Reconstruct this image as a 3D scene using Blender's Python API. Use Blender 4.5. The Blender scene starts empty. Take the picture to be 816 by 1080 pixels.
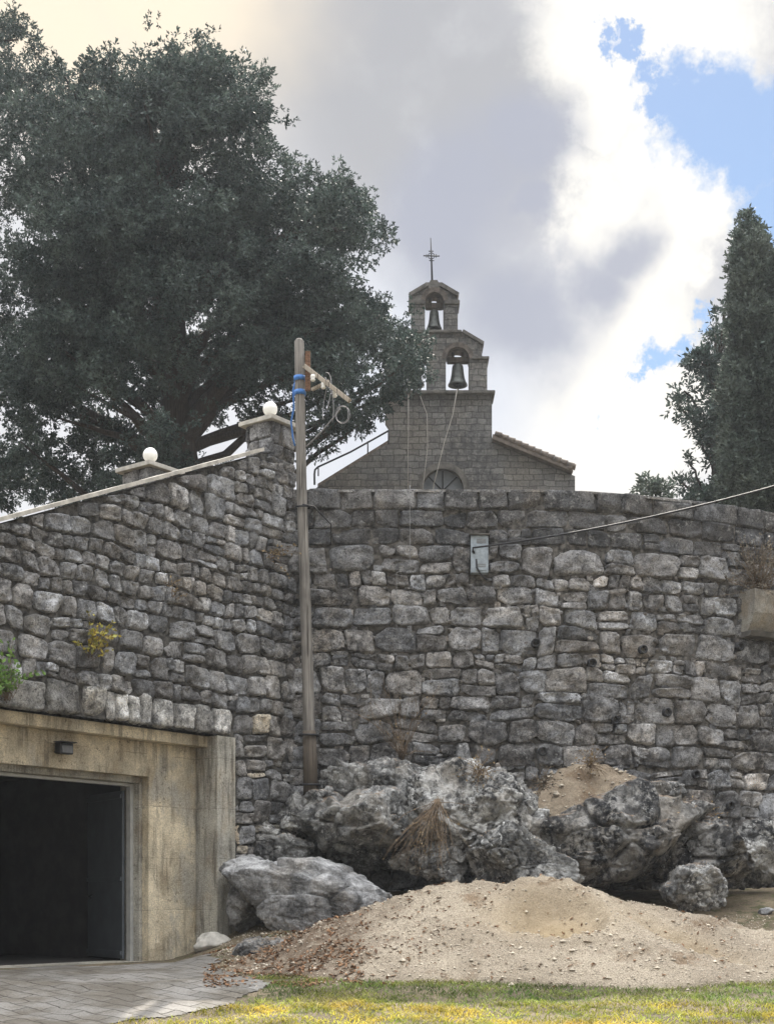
import bpy, bmesh, math, random
import numpy as np
from mathutils import Vector, Matrix
from mathutils.geometry import tessellate_polygon

random.seed(7)
RNG = np.random.default_rng(11)
scene = bpy.context.scene
COL = scene.collection
CAMZ, F, CX, HY = 1.4, 1500.0, 408.0, 950.0
R = math.radians

def P(px, py, Y):
    """world point that lies at distance Y for a spot measured on the site photograph"""
    return np.array([(px - CX) / F * Y, Y, CAMZ + (HY - py) / F * Y])

# ------------------------------------------------------------------ noise
_perm = np.random.default_rng(3).permutation(256)
_perm = np.concatenate([_perm, _perm, _perm])
_grad = np.random.default_rng(4).normal(size=(256, 3))
_grad /= np.linalg.norm(_grad, axis=1)[:, None]

def perlin(p):
    p = np.asarray(p, float)
    i = np.floor(p).astype(int)
    f = p - i
    i &= 255
    u = f * f * f * (f * (f * 6 - 15) + 10)
    out = 0
    for dx in (0, 1):
        wx = u[:, 0] if dx else 1 - u[:, 0]
        for dy in (0, 1):
            wy = u[:, 1] if dy else 1 - u[:, 1]
            for dz in (0, 1):
                wz = u[:, 2] if dz else 1 - u[:, 2]
                h = _perm[_perm[_perm[i[:, 0] + dx] + i[:, 1] + dy] + i[:, 2] + dz]
                g = _grad[h]
                out = out + wx * wy * wz * (g[:, 0] * (f[:, 0] - dx) + g[:, 1] * (f[:, 1] - dy) + g[:, 2] * (f[:, 2] - dz))
    return out * 1.5

def fbm(p, octv=4, gain=.5):
    p = np.asarray(p, float)
    a, s, o = 1., 1., 0
    for k in range(octv):
        o = o + a * perlin(p * s + 17.3 * k)
        a *= gain
        s *= 2.03
    return o

def worley(p):
    p = np.asarray(p, float)
    i = np.floor(p).astype(int)
    best = np.full(len(p), 9.); sec = np.full(len(p), 9.); cid = np.zeros(len(p), int)
    for dx in (-1, 0, 1):
        for dy in (-1, 0, 1):
            for dz in (-1, 0, 1):
                c = i + np.array([dx, dy, dz])
                h = _perm[_perm[_perm[c[:, 0] & 255] + (c[:, 1] & 255)] + (c[:, 2] & 255)]
                d = np.linalg.norm(c + .5 + .45 * _grad[h] - p, axis=1)
                nb = d < best
                sec = np.where(nb, best, np.minimum(sec, d))
                cid = np.where(nb, h, cid)
                best = np.minimum(best, d)
    return best, sec, cid / 255.

def sstep(a, b, x):
    t = np.clip((x - a) / (b - a), 0, 1)
    return t * t * (3 - 2 * t)

# ------------------------------------------------------------------ objects
def thing(name, label, cat, loc=(0, 0, 0), group=None):
    o = bpy.data.objects.new(name, None)
    COL.objects.link(o)
    o.location = loc
    o.empty_display_size = .3
    tag(o, label, cat, group)
    return o

def tag(o, label=None, cat=None, group=None, kind=None):
    if label: o['label'] = label
    if cat: o['category'] = cat
    if group: o['group'] = group
    if kind: o['kind'] = kind
    return o

class MB:
    """collects verts/faces (world space); build() links them as one mesh object"""
    def __init__(self):
        self.v, self.f, self.t, self.m, self.sm, self.n = [], [], [], [], [], 0
    def add(self, v, f, tint=None, mat=0, smooth=True):
        v = np.asarray(v, float).reshape(-1, 3)
        self.v.append(v)
        for fa in f:
            self.f.append(tuple(int(i) + self.n for i in fa))
        self.m += [mat] * len(f)
        self.sm += [smooth] * len(f)
        if tint is None: tint = (1, 1, 1)
        t = np.asarray(tint, float)
        if t.ndim == 1: t = np.tile(t, (len(v), 1))
        self.t.append(t)
        self.n += len(v)
        return self
    def box(self, c, size, ax=None, tint=None, mat=0, bev=0.0):
        ax = np.eye(3) if ax is None else np.asarray(ax, float)
        bm = bmesh.new()
        bmesh.ops.create_cube(bm, size=1)
        for v in bm.verts: v.co = Vector((v.co.x * size[0], v.co.y * size[1], v.co.z * size[2]))
        if bev > 0:
            bmesh.ops.bevel(bm, geom=bm.edges[:], offset=bev, segments=2, affect='EDGES', profile=.6)
        bm.verts.index_update()
        v = np.array([v.co[:] for v in bm.verts]) @ ax + np.asarray(c, float)
        f = [[q.index for q in fc.verts] for fc in bm.faces]
        bm.free()
        return self.add(v, f, tint, mat, False)
    def tube(self, pts, rad, seg=8, cap=True, tint=None, mat=0):
        pts = np.asarray(pts, float)
        n = len(pts)
        rad = np.broadcast_to(np.asarray(rad, float), (n,))
        tg = np.gradient(pts, axis=0)
        tg /= np.linalg.norm(tg, axis=1)[:, None] + 1e-9
        a = np.cross(tg[0], [0, 0, 1])
        if np.linalg.norm(a) < 1e-3: a = np.cross(tg[0], [1, 0, 0])
        a /= np.linalg.norm(a)
        vs = []
        for i in range(n):
            a = a - tg[i] * a.dot(tg[i])
            a /= np.linalg.norm(a) + 1e-9
            b = np.cross(tg[i], a)
            th = np.arange(seg) * 2 * math.pi / seg
            vs.append(pts[i] + rad[i] * (np.cos(th)[:, None] * a + np.sin(th)[:, None] * b))
        f = []
        for i in range(n - 1):
            for k in range(seg):
                k2 = (k + 1) % seg
                f.append((i * seg + k, i * seg + k2, (i + 1) * seg + k2, (i + 1) * seg + k))
        if cap:
            f.append(tuple(range(seg))[::-1])
            f.append(tuple((n - 1) * seg + k for k in range(seg)))
        return self.add(np.concatenate(vs), f, tint, mat, True)
    def lathe(self, c, prof, seg=24, tint=None, mat=0):
        c = np.asarray(c, float)
        th = np.arange(seg) * 2 * math.pi / seg
        vs = [np.stack([c[0] + r * np.cos(th), c[1] + r * np.sin(th), np.full(seg, c[2] + z)], 1) for r, z in prof]
        f = []
        for i in range(len(prof) - 1):
            for k in range(seg):
                k2 = (k + 1) % seg
                f.append((i * seg + k, i * seg + k2, (i + 1) * seg + k2, (i + 1) * seg + k))
        return self.add(np.concatenate(vs), f, tint, mat, True)
    def prism(self, outer, holes, y0, y1, fn, tint=None, mat=0):
        """extrude a 2-D outline with holes between depths y0 and y1; fn(a, b, y) -> xyz"""
        loops = [list(outer)] + [list(h) for h in holes]
        tris = tessellate_polygon([[Vector((a, b, 0)) for a, b in lp] for lp in loops])
        flat = [p for lp in loops for p in lp]
        n = len(flat)
        v = [fn(a, b, y0) for a, b in flat] + [fn(a, b, y1) for a, b in flat]
        f = [tuple(t) for t in tris] + [tuple(i + n for i in t)[::-1] for t in tris]
        st = 0
        for lp in loops:
            m = len(lp)
            for i in range(m):
                j = (i + 1) % m
                f.append((st + i, st + j, n + st + j, n + st + i))
            st += m
        return self.add(v, f, tint, mat, False)
    def build(self, name, mats, parent=None, tint=False, recalc=True):
        v = np.concatenate(self.v)
        off = np.zeros(3)
        if parent is not None:
            off = np.array(parent.matrix_world.translation if parent.parent else parent.location)
            p = parent
            off = np.zeros(3)
            while p is not None:
                off += np.array(p.location)
                p = p.parent
        me = bpy.data.meshes.new(name)
        me.from_pydata((v - off).tolist(), [], self.f)
        for m in (mats if isinstance(mats, (list, tuple)) else [mats]): me.materials.append(m)
        me.polygons.foreach_set('material_index', self.m)
        me.polygons.foreach_set('use_smooth', self.sm)
        if tint:
            ca = me.attributes.new('tint', 'FLOAT_COLOR', 'POINT')
            t = np.concatenate(self.t)
            ca.data.foreach_set('color', np.concatenate([t, np.ones((len(t), 1))], 1).astype(np.float32).ravel())
        if recalc:
            bm = bmesh.new(); bm.from_mesh(me)
            bmesh.ops.recalc_face_normals(bm, faces=bm.faces[:])
            bm.to_mesh(me); bm.free()
        me.update()
        o = bpy.data.objects.new(name, me)
        COL.objects.link(o)
        if parent is not None: o.parent = parent
        return o

def raw(name, v, faces_n, mat, parent=None, tint=None, smooth=False):
    """fast build: v (N,3), all faces are consecutive runs of faces_n verts"""
    off = np.zeros(3); p = parent
    while p is not None:
        off += np.array(p.location); p = p.parent
    me = bpy.data.meshes.new(name)
    n = len(v); nf = n // faces_n
    me.vertices.add(n); me.loops.add(n); me.polygons.add(nf)
    me.vertices.foreach_set('co', (v - off).astype(np.float32).ravel())
    me.loops.foreach_set('vertex_index', np.arange(n, dtype=np.int32))
    me.polygons.foreach_set('loop_start', np.arange(0, n, faces_n, dtype=np.int32))
    me.polygons.foreach_set('loop_total', np.full(nf, faces_n, dtype=np.int32))
    if tint is not None:
        ca = me.attributes.new('tint', 'FLOAT_COLOR', 'POINT')
        ca.data.foreach_set('color', np.concatenate([tint, np.ones((n, 1))], 1).astype(np.float32).ravel())
    me.materials.append(mat)
    me.update(calc_edges=True)
    me.validate()
    o = bpy.data.objects.new(name, me)
    COL.objects.link(o)
    if parent is not None: o.parent = parent
    return o

def gridfaces(nu, nv, flip=False):
    f = []
    for i in range(nu - 1):
        for j in range(nv - 1):
            q = (i * nv + j, (i + 1) * nv + j, (i + 1) * nv + j + 1, i * nv + j + 1)
            f.append(q[::-1] if flip else q)
    return f

# ------------------------------------------------------------------ materials
class NT:
    def __init__(self, name):
        self.m = bpy.data.materials.new(name)
        self.m.use_nodes = True
        self.t = self.m.node_tree
        self.b = self.t.nodes['Principled BSDF']
        self.b.inputs['Roughness'].default_value = .9
        self.b.inputs['Specular IOR Level'].default_value = .25
        self.pos = self.n('ShaderNodeNewGeometry').outputs['Position']
    def n(self, typ, **kw):
        x = self.t.nodes.new(typ)
        for k, v in kw.items(): setattr(x, k, v)
        return x
    def lk(self, a, b): self.t.links.new(a, b)
    def setin(self, node, i, val):
        if hasattr(val, 'is_linked') or hasattr(val, 'links'): self.lk(val, node.inputs[i])
        else: node.inputs[i].default_value = val
    def vec(self, scale=(1, 1, 1), rot=(0, 0, 0), src=None, loc=(0, 0, 0)):
        x = self.n('ShaderNodeMapping')
        self.lk(src or self.pos, x.inputs['Vector'])
        x.inputs['Scale'].default_value = scale
        x.inputs['Rotation'].default_value = rot
        x.inputs['Location'].default_value = loc
        return x.outputs[0]
    def noise(self, scale, detail=4, rough=.55, vec=None, dist=0):
        x = self.n('ShaderNodeTexNoise')
        self.lk(vec or self.pos, x.inputs['Vector'])
        x.inputs['Scale'].default_value = scale
        x.inputs['Detail'].default_value = detail
        x.inputs['Roughness'].default_value = rough
        x.inputs['Distortion'].default_value = dist
        return x.outputs['Fac']
    def voro(self, scale, vec=None, feature='F1', out='Distance'):
        x = self.n('ShaderNodeTexVoronoi', feature=feature)
        self.lk(vec or self.pos, x.inputs['Vector'])
        x.inputs['Scale'].default_value = scale
        return x.outputs[out]
    def ramp(self, fac, a, b, lo=0., hi=1.):
        x = self.n('ShaderNodeMapRange', interpolation_type='SMOOTHSTEP')
        self.setin(x, 0, fac)
        x.inputs[1].default_value = a; x.inputs[2].default_value = b
        x.inputs[3].default_value = lo; x.inputs[4].default_value = hi
        return x.outputs[0]
    def math(self, op, a, b=0., c=0.):
        x = self.n('ShaderNodeMath', operation=op)
        self.setin(x, 0, a); self.setin(x, 1, b); self.setin(x, 2, c)
        return x.outputs[0]
    def mix(self, fac, a, b, mode='MIX'):
        x = self.n('ShaderNodeMix', data_type='RGBA', blend_type=mode)
        self.setin(x, 0, fac)
        for i, c in ((6, a), (7, b)):
            if isinstance(c, (tuple, list)): x.inputs[i].default_value = (*c, 1)[:4]
            elif isinstance(c, float): x.inputs[i].default_value = (c, c, c, 1)
            else: self.lk(c, x.inputs[i])
        return x.outputs[2]
    def grey(self, val):
        x = self.n('ShaderNodeCombineColor')
        for i in range(3): self.setin(x, i, val)
        return x.outputs[0]
    def tint(self):
        x = self.n('ShaderNodeAttribute', attribute_name='tint')
        return x.outputs['Color']
    def island(self):
        return self.n('ShaderNodeNewGeometry').outputs['Random Per Island']
    def nz(self):
        g = self.n('ShaderNodeNewGeometry'); s = self.n('ShaderNodeSeparateXYZ')
        self.lk(g.outputs['Normal'], s.inputs[0])
        return s.outputs[2]
    def sep(self):
        s = self.n('ShaderNodeSeparateXYZ'); self.lk(self.pos, s.inputs[0])
        return s.outputs
    def bump(self, h, dist, strength=1., prev=None):
        x = self.n('ShaderNodeBump')
        self.lk(h, x.inputs['Height'])
        x.inputs['Distance'].default_value = dist
        x.inputs['Strength'].default_value = strength
        if prev is not None: self.lk(prev, x.inputs['Normal'])
        return x.outputs[0]
    def out(self, col, normal=None, rough=None, metal=None):
        if isinstance(col, (tuple, list)): self.b.inputs['Base Color'].default_value = (*col, 1)[:4]
        else: self.lk(col, self.b.inputs['Base Color'])
        if normal is not None: self.lk(normal, self.b.inputs['Normal'])
        if rough is not None: self.setin(self.b, 'Roughness', rough)
        if metal is not None: self.b.inputs['Metallic'].default_value = metal
        return self.m

def m_stone(name, lich=.62, dark=1., warm=(1.08, 1.0, .89)):
    n = NT(name)
    c = n.tint()
    g = n.noise(3.2, 8, .62)
    c = n.mix(1., c, n.grey(n.ramp(g, .32, .68, .5, 1.5)), 'MULTIPLY')
    c = n.mix(n.ramp(n.noise(1.3, 4, .6), .45, .75), c, n.mix(1., c, warm, 'MULTIPLY'))
    # black crust lichen in patches
    pt = n.math('MULTIPLY', n.ramp(n.noise(.55, 5, .6), .42, .62), n.ramp(n.noise(9, 8, .7), .4, .62))
    c = n.mix(n.math('MULTIPLY', pt, .75 * dark), c, (.035, .036, .04))
    # pale lichen specks
    sp = n.ramp(n.noise(17, 6, .68), lich, lich + .07)
    sp = n.math('MULTIPLY', sp, n.ramp(n.noise(1.9, 3, .5), .4, .6))
    c = n.mix(n.math('MULTIPLY', sp, .7), c, (.52, .52, .5))
    dots = n.math('MULTIPLY', n.ramp(n.voro(5.5), .1, .07), n.ramp(n.noise(.9, 2), .56, .6))
    c = n.mix(dots, c, (.68, .68, .66))
    fine = n.noise(42, 6, .7)
    c = n.mix(1., c, n.grey(n.ramp(fine, .28, .72, .5, 1.4)), 'MULTIPLY')
    pits = n.voro(38, feature='SMOOTH_F1')
    blk = n.ramp(n.noise(22, 9, .76), .47, .40)
    c = n.mix(n.math('MULTIPLY', blk, .72), c, (.035, .035, .037))
    wht = n.math('MULTIPLY', n.ramp(n.noise(10, 9, .74, n.vec(loc=(7, 3, 5))), .54, .63), n.ramp(n.noise(1.2, 4, .5, n.vec(loc=(1, 9, 5))), .36, .56))
    c = n.mix(n.math('MULTIPLY', wht, .6), c, (.56, .56, .54))
    b = n.bump(n.noise(12, 9, .72), .05, 1.)
    b = n.bump(n.noise(24, 8, .75), .03, .9, b)
    b = n.bump(fine, .035, 1., b)
    b = n.bump(pits, .012, .5, b)
    return n.out(c, b)

def m_rock(name, base=(.31, .31, .30), dark=.8, soil=True, white=.55):
    n = NT(name)
    g = n.noise(2.1, 10, .68, dist=.9)
    c = n.mix(n.ramp(g, .32, .68), tuple(.42 * x for x in base), tuple(1.5 * x for x in base))
    c = n.mix(n.math('MULTIPLY', n.ramp(n.noise(1.2, 5, .6, n.vec((1, 1, .5))), .5, .64), .4), c, (.22, .185, .14))
    st = n.math('MULTIPLY', n.ramp(n.noise(1.5, 6, .66, n.vec((1.4, 1.4, .55), loc=(3, 1, 0))), .45, .57), n.ramp(n.noise(9, 9, .75), .4, .56))
    c = n.mix(n.math('MULTIPLY', st, dark), c, (.015, .016, .018))
    st = n.math('MULTIPLY', n.ramp(n.noise(3.2, 8, .7, n.vec((1, 1, .7), loc=(8, 3, 5))), .5, .6), dark)
    c = n.mix(n.math('MULTIPLY', st, .8), c, (.03, .03, .032))
    wp = n.math('MULTIPLY', n.ramp(n.noise(11, 9, .74), white, white + .06), n.ramp(n.noise(1.7, 4), .4, .56))
    c = n.mix(n.math('MULTIPLY', wp, .85), c, (.6, .6, .58))
    fine = n.noise(34, 8, .76)
    c = n.mix(1., c, n.grey(n.ramp(fine, .28, .72, .62, 1.3)), 'MULTIPLY')
    if soil:
        up = n.math('MULTIPLY', n.ramp(n.nz(), .72, .93), n.ramp(n.noise(2.5, 5, .6), .42, .6))
        c = n.mix(n.math('MULTIPLY', up, .85), c, n.mix(n.noise(24, 4), (.16, .11, .075), (.3, .23, .16)))
    b = n.bump(n.noise(4, 10, .64, dist=.3), .16, .9)
    b = n.bump(fine, .022, .9, b)
    b = n.bump(n.voro(13, feature='SMOOTH_F1'), .03, .5, b)
    return n.out(c, b)

def m_concrete(name, base=(.66, .575, .42), stain=.6):
    n = NT(name)
    v = n.vec((5, 5, .55))
    c = n.mix(n.ramp(n.noise(1.4, 7, .62), .3, .7), tuple(.62 * x for x in base), tuple(1.3 * x for x in base))
    s2 = n.ramp(n.noise(1.7, 7, .62, n.vec((1.3, 1.3, 1.), loc=(5, 2, 7))), .48, .66)
    c = n.mix(n.math('MULTIPLY', s2, .5 * stain), c, (.27, .18, .085))
    s3 = n.ramp(n.noise(1.3, 6, .62, n.vec((1, 1, .8), loc=(9, 4, 1))), .5, .64)
    c = n.mix(n.math('MULTIPLY', s3, .65), c, (.40, .385, .34))
    s = n.math('MULTIPLY', n.ramp(n.noise(1.9, 8, .68, v), .47, .62), n.ramp(n.noise(.9, 5), .36, .56))
    c = n.mix(n.math('MULTIPLY', s, .82 * stain), c, (.06, .048, .035))
    s4 = n.math('MULTIPLY', n.ramp(n.noise(14, 8, .72), .55, .64), n.ramp(n.noise(1.6, 4, .5, n.vec(loc=(2, 8, 3))), .46, .6))
    c = n.mix(n.math('MULTIPLY', s4, .7), c, (.10, .085, .065))
    z = n.sep()[2]
    lines = n.ramp(n.math('ABSOLUTE', n.math('SUBTRACT', n.math('FRACT', n.math('MULTIPLY', n.math('ADD', z, n.math('MULTIPLY', n.noise(1.5, 3), .05)), 1.18)), .5)), .012, .0)
    c = n.mix(n.math('MULTIPLY', n.math('MULTIPLY', lines, n.ramp(n.noise(2.2, 3), .46, .6)), .45), c, (.09, .078, .06))
    fine = n.noise(48, 7, .75)
    c = n.mix(1., c, n.grey(n.ramp(fine, .28, .72, .62, 1.3)), 'MULTIPLY')
    b = n.bump(n.noise(6, 8, .66), .05, .9)
    b = n.bump(fine, .016, .9, b)
    b = n.bump(n.math('SUBTRACT', 1., lines), .01, .6, b)
    return n.out(c, b)

def m_flat(name, col, rough=.6, metal=0., var=.25, scale=20, bump=.002):
    n = NT(name)
    g = n.noise(scale, 5, .6)
    c = n.mix(n.ramp(g, .3, .7), tuple(x * (1 - var) for x in col), tuple(min(1, x * (1 + var)) for x in col))
    return n.out(c, n.bump(g, bump, .6), rough, metal)

def m_wood(name, a, b):
    n = NT(name)
    v = n.vec((30, 30, 1.2))
    g = n.noise(1., 6, .6, v)
    c = n.mix(n.ramp(g, .3, .7), a, b)
    c = n.mix(n.ramp(n.noise(.7, 4), .45, .7), c, tuple(.5 * x for x in a))
    ck = n.ramp(n.noise(1.7, 3, .5, n.vec((22, 22, .5), loc=(2, 2, 2))), .6, .66)
    c = n.mix(n.math('MULTIPLY', ck, .8), c, (.03, .025, .02))
    return n.out(c, n.bump(g, .012, .8))

def m_leaf(name, a, b, trans=.25, clump=.9, tint=False):
    n = NT(name)
    c = n.mix(n.ramp(n.noise(clump, 6, .7), .35, .65), a, b)
    c = n.mix(1., c, n.grey(n.math('MULTIPLY_ADD', n.island(), 1.2, .4)), 'MULTIPLY')
    if tint: c = n.mix(1., c, n.tint(), 'MULTIPLY')
    n.lk(c, n.b.inputs['Base Color'])
    n.b.inputs['Roughness'].default_value = .6
    tr = n.n('ShaderNodeBsdfTranslucent'); n.lk(c, tr.inputs[0])
    ms = n.n('ShaderNodeMixShader'); ms.inputs[0].default_value = trans
    n.lk(n.b.outputs[0], ms.inputs[1]); n.lk(tr.outputs[0], ms.inputs[2])
    n.lk(ms.outputs[0], n.t.nodes['Material Output'].inputs[0])
    return n.m

def m_ashlar(name, base=(.24, .215, .18), bw=.62, bh=.27, dark=.6):
    n = NT(name)
    s = n.sep()
    cv = n.n('ShaderNodeCombineXYZ')
    wob = n.math('MULTIPLY', n.math('SUBTRACT', n.noise(2.6, 4), .5), .14)
    n.lk(n.math('ADD', n.math('ADD', s[0], s[1]), wob), cv.inputs[0])
    n.lk(n.math('ADD', s[2], wob), cv.inputs[1])
    br = n.n('ShaderNodeTexBrick', offset=.5, squash=.8, squash_frequency=3)
    n.lk(cv.outputs[0], br.inputs['Vector'])
    br.inputs['Scale'].default_value = 1
    br.inputs['Brick Width'].default_value = bw
    br.inputs['Row Height'].default_value = bh
    br.inputs['Mortar Size'].default_value = .014
    br.inputs['Mortar Smooth'].default_value = .4
    br.inputs['Color1'].default_value = (*[.78 * x for x in base], 1)
    br.inputs['Color2'].default_value = (*[1.2 * x for x in base], 1)
    br.inputs['Mortar'].default_value = (*[.45 * x for x in base], 1)
    c = br.outputs['Color']
    c = n.mix(n.ramp(n.noise(.5, 4), .42, .62), c, n.mix(1., c, (1.05, 1.0, .92), 'MULTIPLY'))
    pt = n.math('MULTIPLY', n.ramp(n.noise(.45, 5, .6, n.vec((1, 1, .5))), .42, .6), n.ramp(n.noise(5, 8, .7), .36, .6))
    c = n.mix(n.math('MULTIPLY', pt, dark), c, (.05, .05, .052))
    fine = n.noise(14, 7, .7)
    c = n.mix(1., c, n.grey(n.ramp(fine, .25, .75, .65, 1.3)), 'MULTIPLY')
    inv = n.math('SUBTRACT', 1., br.outputs['Fac'])
    b = n.bump(inv, .035, .9)
    b = n.bump(fine, .03, .6, b)
    return n.out(c, b)

M = {}
M['stone'] = m_stone('rubble_stone')
M['stone_left'] = m_stone('weathered_stone', .6, .85, (1.05, 1.0, .92))
M['mortar'] = m_flat('old_mortar', (.085, .08, .073), .95, 0, .8, 11, .04)
M['mortar_left'] = m_flat('dark_mortar', (.06, .057, .052), .95, 0, .8, 11, .04)
M['coping'] = m_flat('coping_concrete', (.42, .40, .36), .9, 0, .25, 6, .01)
M['concrete'] = m_concrete('stained_concrete')
M['concrete_grey'] = m_concrete('grey_concrete', (.44, .42, .36), .7)
M['trough'] = m_concrete('old_trough_concrete', (.30, .285, .25), .7)
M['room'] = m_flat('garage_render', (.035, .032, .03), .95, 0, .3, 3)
M['steel'] = m_flat('grey_steel', (.42, .42, .40), .5, .3, .12, 8)
M['door_paint'] = m_flat('door_paint', (.085, .095, .105), .5, .2, .12, 3)
M['black'] = m_flat('black_plastic', (.015, .015, .016), .4, 0, .2)
M['glass_dark'] = m_flat('lamp_glass', (.10, .10, .10), .12, 0, .1)
M['pole'] = m_wood('weathered_pole', (.115, .108, .098), (.26, .243, .22))
M['post'] = m_wood('dark_post', (.055, .046, .037), (.12, .1, .08))
M['bracket'] = m_wood('pale_wood', (.27, .235, .19), (.40, .36, .30))
M['rust'] = m_flat('rusty_iron', (.16, .09, .055), .85, .3, .4, 30)
M['iron'] = m_flat('dark_iron', (.035, .035, .037), .6, .5, .3, 30)
M['bronze'] = m_flat('dull_bronze', (.075, .08, .075), .55, .6, .35, 9)
M['blue'] = m_flat('blue_strap', (.05, .16, .42), .6, 0, .2)
M['wire'] = m_flat('grey_wire', (.22, .22, .22), .6, .2, .2)
M['cable'] = m_flat('black_cable', (.02, .02, .022), .55, 0, .2)
M['rope'] = m_flat('pale_rope', (.34, .32, .29), .9, 0, .2)
M['porcelain'] = m_flat('porcelain', (.75, .74, .7), .25, 0, .05)
M['globe'] = m_flat('opal_globe', (.82, .82, .78), .3, 0, .04)
M['box'] = m_flat('grey_box_paint', (.29, .335, .37), .5, .1, .2, 12)
M['ashlar'] = m_ashlar('church_ashlar', (.155, .152, .147), .42, .2, .8)
M['ashlar_dark'] = M['ashlar']
M['brickred'] = m_flat('arch_brick', (.10, .084, .072), .9, 0, .4, 7, .02)
M['cornice'] = m_flat('weathered_cornice', (.10, .094, .085), .9, 0, .45, 4, .02)
M['tile'] = m_flat('roof_tile', (.14, .118, .1), .85, 0, .4, 5, .02)
M['pane'] = m_flat('dusty_window', (.14, .155, .17), .35, 0, .2, 3)
M['bark'] = m_wood('cypress_bark', (.032, .026, .022), (.075, .06, .05))
M['leaf_big'] = m_leaf('cypress_leaf', (.019, .035, .032), (.08, .108, .092), .2, .9)
M['leaf_edge'] = m_leaf('conifer_leaf', (.03, .048, .042), (.058, .08, .068), .2, .6)
M['leaf_col'] = m_leaf('column_cypress_leaf', (.05, .072, .06), (.10, .122, .1), .2, .7)
M['leaf_loose'] = m_leaf('loose_conifer_leaf', (.06, .08, .065), (.10, .12, .1), .25, .7)
M['twig'] = m_flat('dry_twig', (.17, .125, .085), .9, 0, .4, 12)
M['dry'] = m_leaf('dry_leaf', (.22, .16, .09), (.34, .26, .15), .3, 3)
M['grey_dry'] = m_leaf('grey_dry_leaf', (.11, .095, .075), (.2, .18, .14), .25, 3)
M['yellow'] = m_leaf('yellow_leaf', (.38, .27, .05), (.30, .31, .08), .35, 6)
M['green'] = m_leaf('green_leaf', (.10, .19, .05), (.16, .26, .06), .35, 5)
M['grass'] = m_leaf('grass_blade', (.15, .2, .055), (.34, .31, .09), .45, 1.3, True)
M['litter'] = m_leaf('leaf_litter', (.14, .07, .035), (.26, .15, .08), .2, 3)
M['pebble'] = m_flat('pebble', (.40, .35, .28), .95, 0, .5, 11, .01)
M['rock_grey'] = m_rock('grey_limestone')
M['rock_slab'] = m_rock('smooth_limestone', (.34, .34, .34), .4, False, .6)
M['rock_dark'] = m_rock('dark_limestone', (.22, .215, .205), 1., True, .58)
M['rock_pit'] = m_rock('pitted_limestone', (.33, .325, .31), 1., False, .5)

# ground, mound, driveway materials
def m_ground():
    n = NT('earth')
    c = n.mix(n.ramp(n.noise(1.2, 6, .6), .35, .65), (.10, .078, .052), (.20, .16, .105))
    c = n.mix(n.ramp(n.noise(5, 6, .65), .5, .62), c, (.07, .07, .03))
    f = n.noise(40, 6, .7)
    c = n.mix(1., c, n.grey(n.ramp(f, .25, .75, .5, 1.4)), 'MULTIPLY')
    return n.out(c, n.bump(f, .03, .9, n.bump(n.noise(8, 5), .06, .7)))
M['earth'] = m_ground()
def m_mound():
    n = NT('gravelly_sand')
    c = n.mix(n.ramp(n.noise(.8, 5, .6), .35, .65), (.36, .30, .225), (.50, .425, .325))
    # finer ochre sand where the heap was dug
    tn = n.tint()
    fx = n.noise(55, 7, .75)
    c = n.mix(1., c, n.grey(n.ramp(fx, .3, .72, .42, 1.3)), 'MULTIPLY')
    sp = n.ramp(n.voro(24), .3, .16)
    sp = n.math('MULTIPLY', sp, n.ramp(n.noise(6, 5, .6), .4, .6))
    c = n.mix(n.math('MULTIPLY', sp, .6), c, (.10, .08, .06))
    ss_ = n.n('ShaderNodeSeparateColor'); n.lk(tn, ss_.inputs[0]); tn = ss_.outputs[0]
    c = n.mix(tn, n.mix(n.noise(30, 6, .7), (.32, .24, .14), (.46, .36, .225)), c)
    c = n.mix(n.ramp(n.noise(1.3, 6, .65, n.vec((1, 1, 1), loc=(4, 4, 4))), .56, .68), c, n.mix(1., c, (.6, .52, .45), 'MULTIPLY'))
    sl_c = n.mix(n.noise(9, 8, .7), (.07, .05, .035), (.27, .2, .14))
    c = n.mix(n.math('MULTIPLY', ss_.outputs[1], n.ramp(n.noise(5, 7, .7), .3, .55)), c, sl_c)
    b = n.bump(fx, .03, 1., n.bump(n.noise(11, 6, .65), .07, .7))
    return n.out(c, b)
M['mound'] = m_mound()
def m_drive():
    n = NT('stamped_paving')
    v = n.vec((1, 1, 1), (0, 0, R(38)))
    ds = n.n('ShaderNodeVectorMath', operation='ADD')
    w = n.n('ShaderNodeTexNoise'); n.lk(n.pos, w.inputs['Vector']); w.inputs['Scale'].default_value = 2.5
    sc = n.n('ShaderNodeVectorMath', operation='SCALE'); n.lk(w.outputs['Color'], sc.inputs[0]); sc.inputs['Scale'].default_value = .14
    n.lk(v, ds.inputs[0]); n.lk(sc.outputs[0], ds.inputs[1])
    br = n.n('ShaderNodeTexBrick', offset=.5)
    n.lk(ds.outputs[0], br.inputs['Vector'])
    br.inputs['Scale'].default_value = 1
    br.inputs['Brick Width'].default_value = .5
    br.inputs['Row Height'].default_value = .24
    br.inputs['Mortar Size'].default_value = .009
    br.inputs['Mortar Smooth'].default_value = .3
    br.inputs['Color1'].default_value = (.14, .132, .12, 1)
    br.inputs['Color2'].default_value = (.20, .19, .175, 1)
    br.inputs['Mortar'].default_value = (.05, .043, .036, 1)
    c = n.mix(n.ramp(n.noise(1.1, 6, .65), .4, .62), br.outputs['Color'], n.mix(1., br.outputs['Color'], (.62, .58, .52), 'MULTIPLY'))
    f = n.noise(35, 6, .7)
    c = n.mix(1., c, n.grey(n.ramp(f, .25, .75, .7, 1.25)), 'MULTIPLY')
    b = n.bump(n.math('SUBTRACT', 1., br.outputs['Fac']), .03, .9)
    return n.out(c, n.bump(f, .012, .7, b))
M['drive'] = m_drive()

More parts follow.
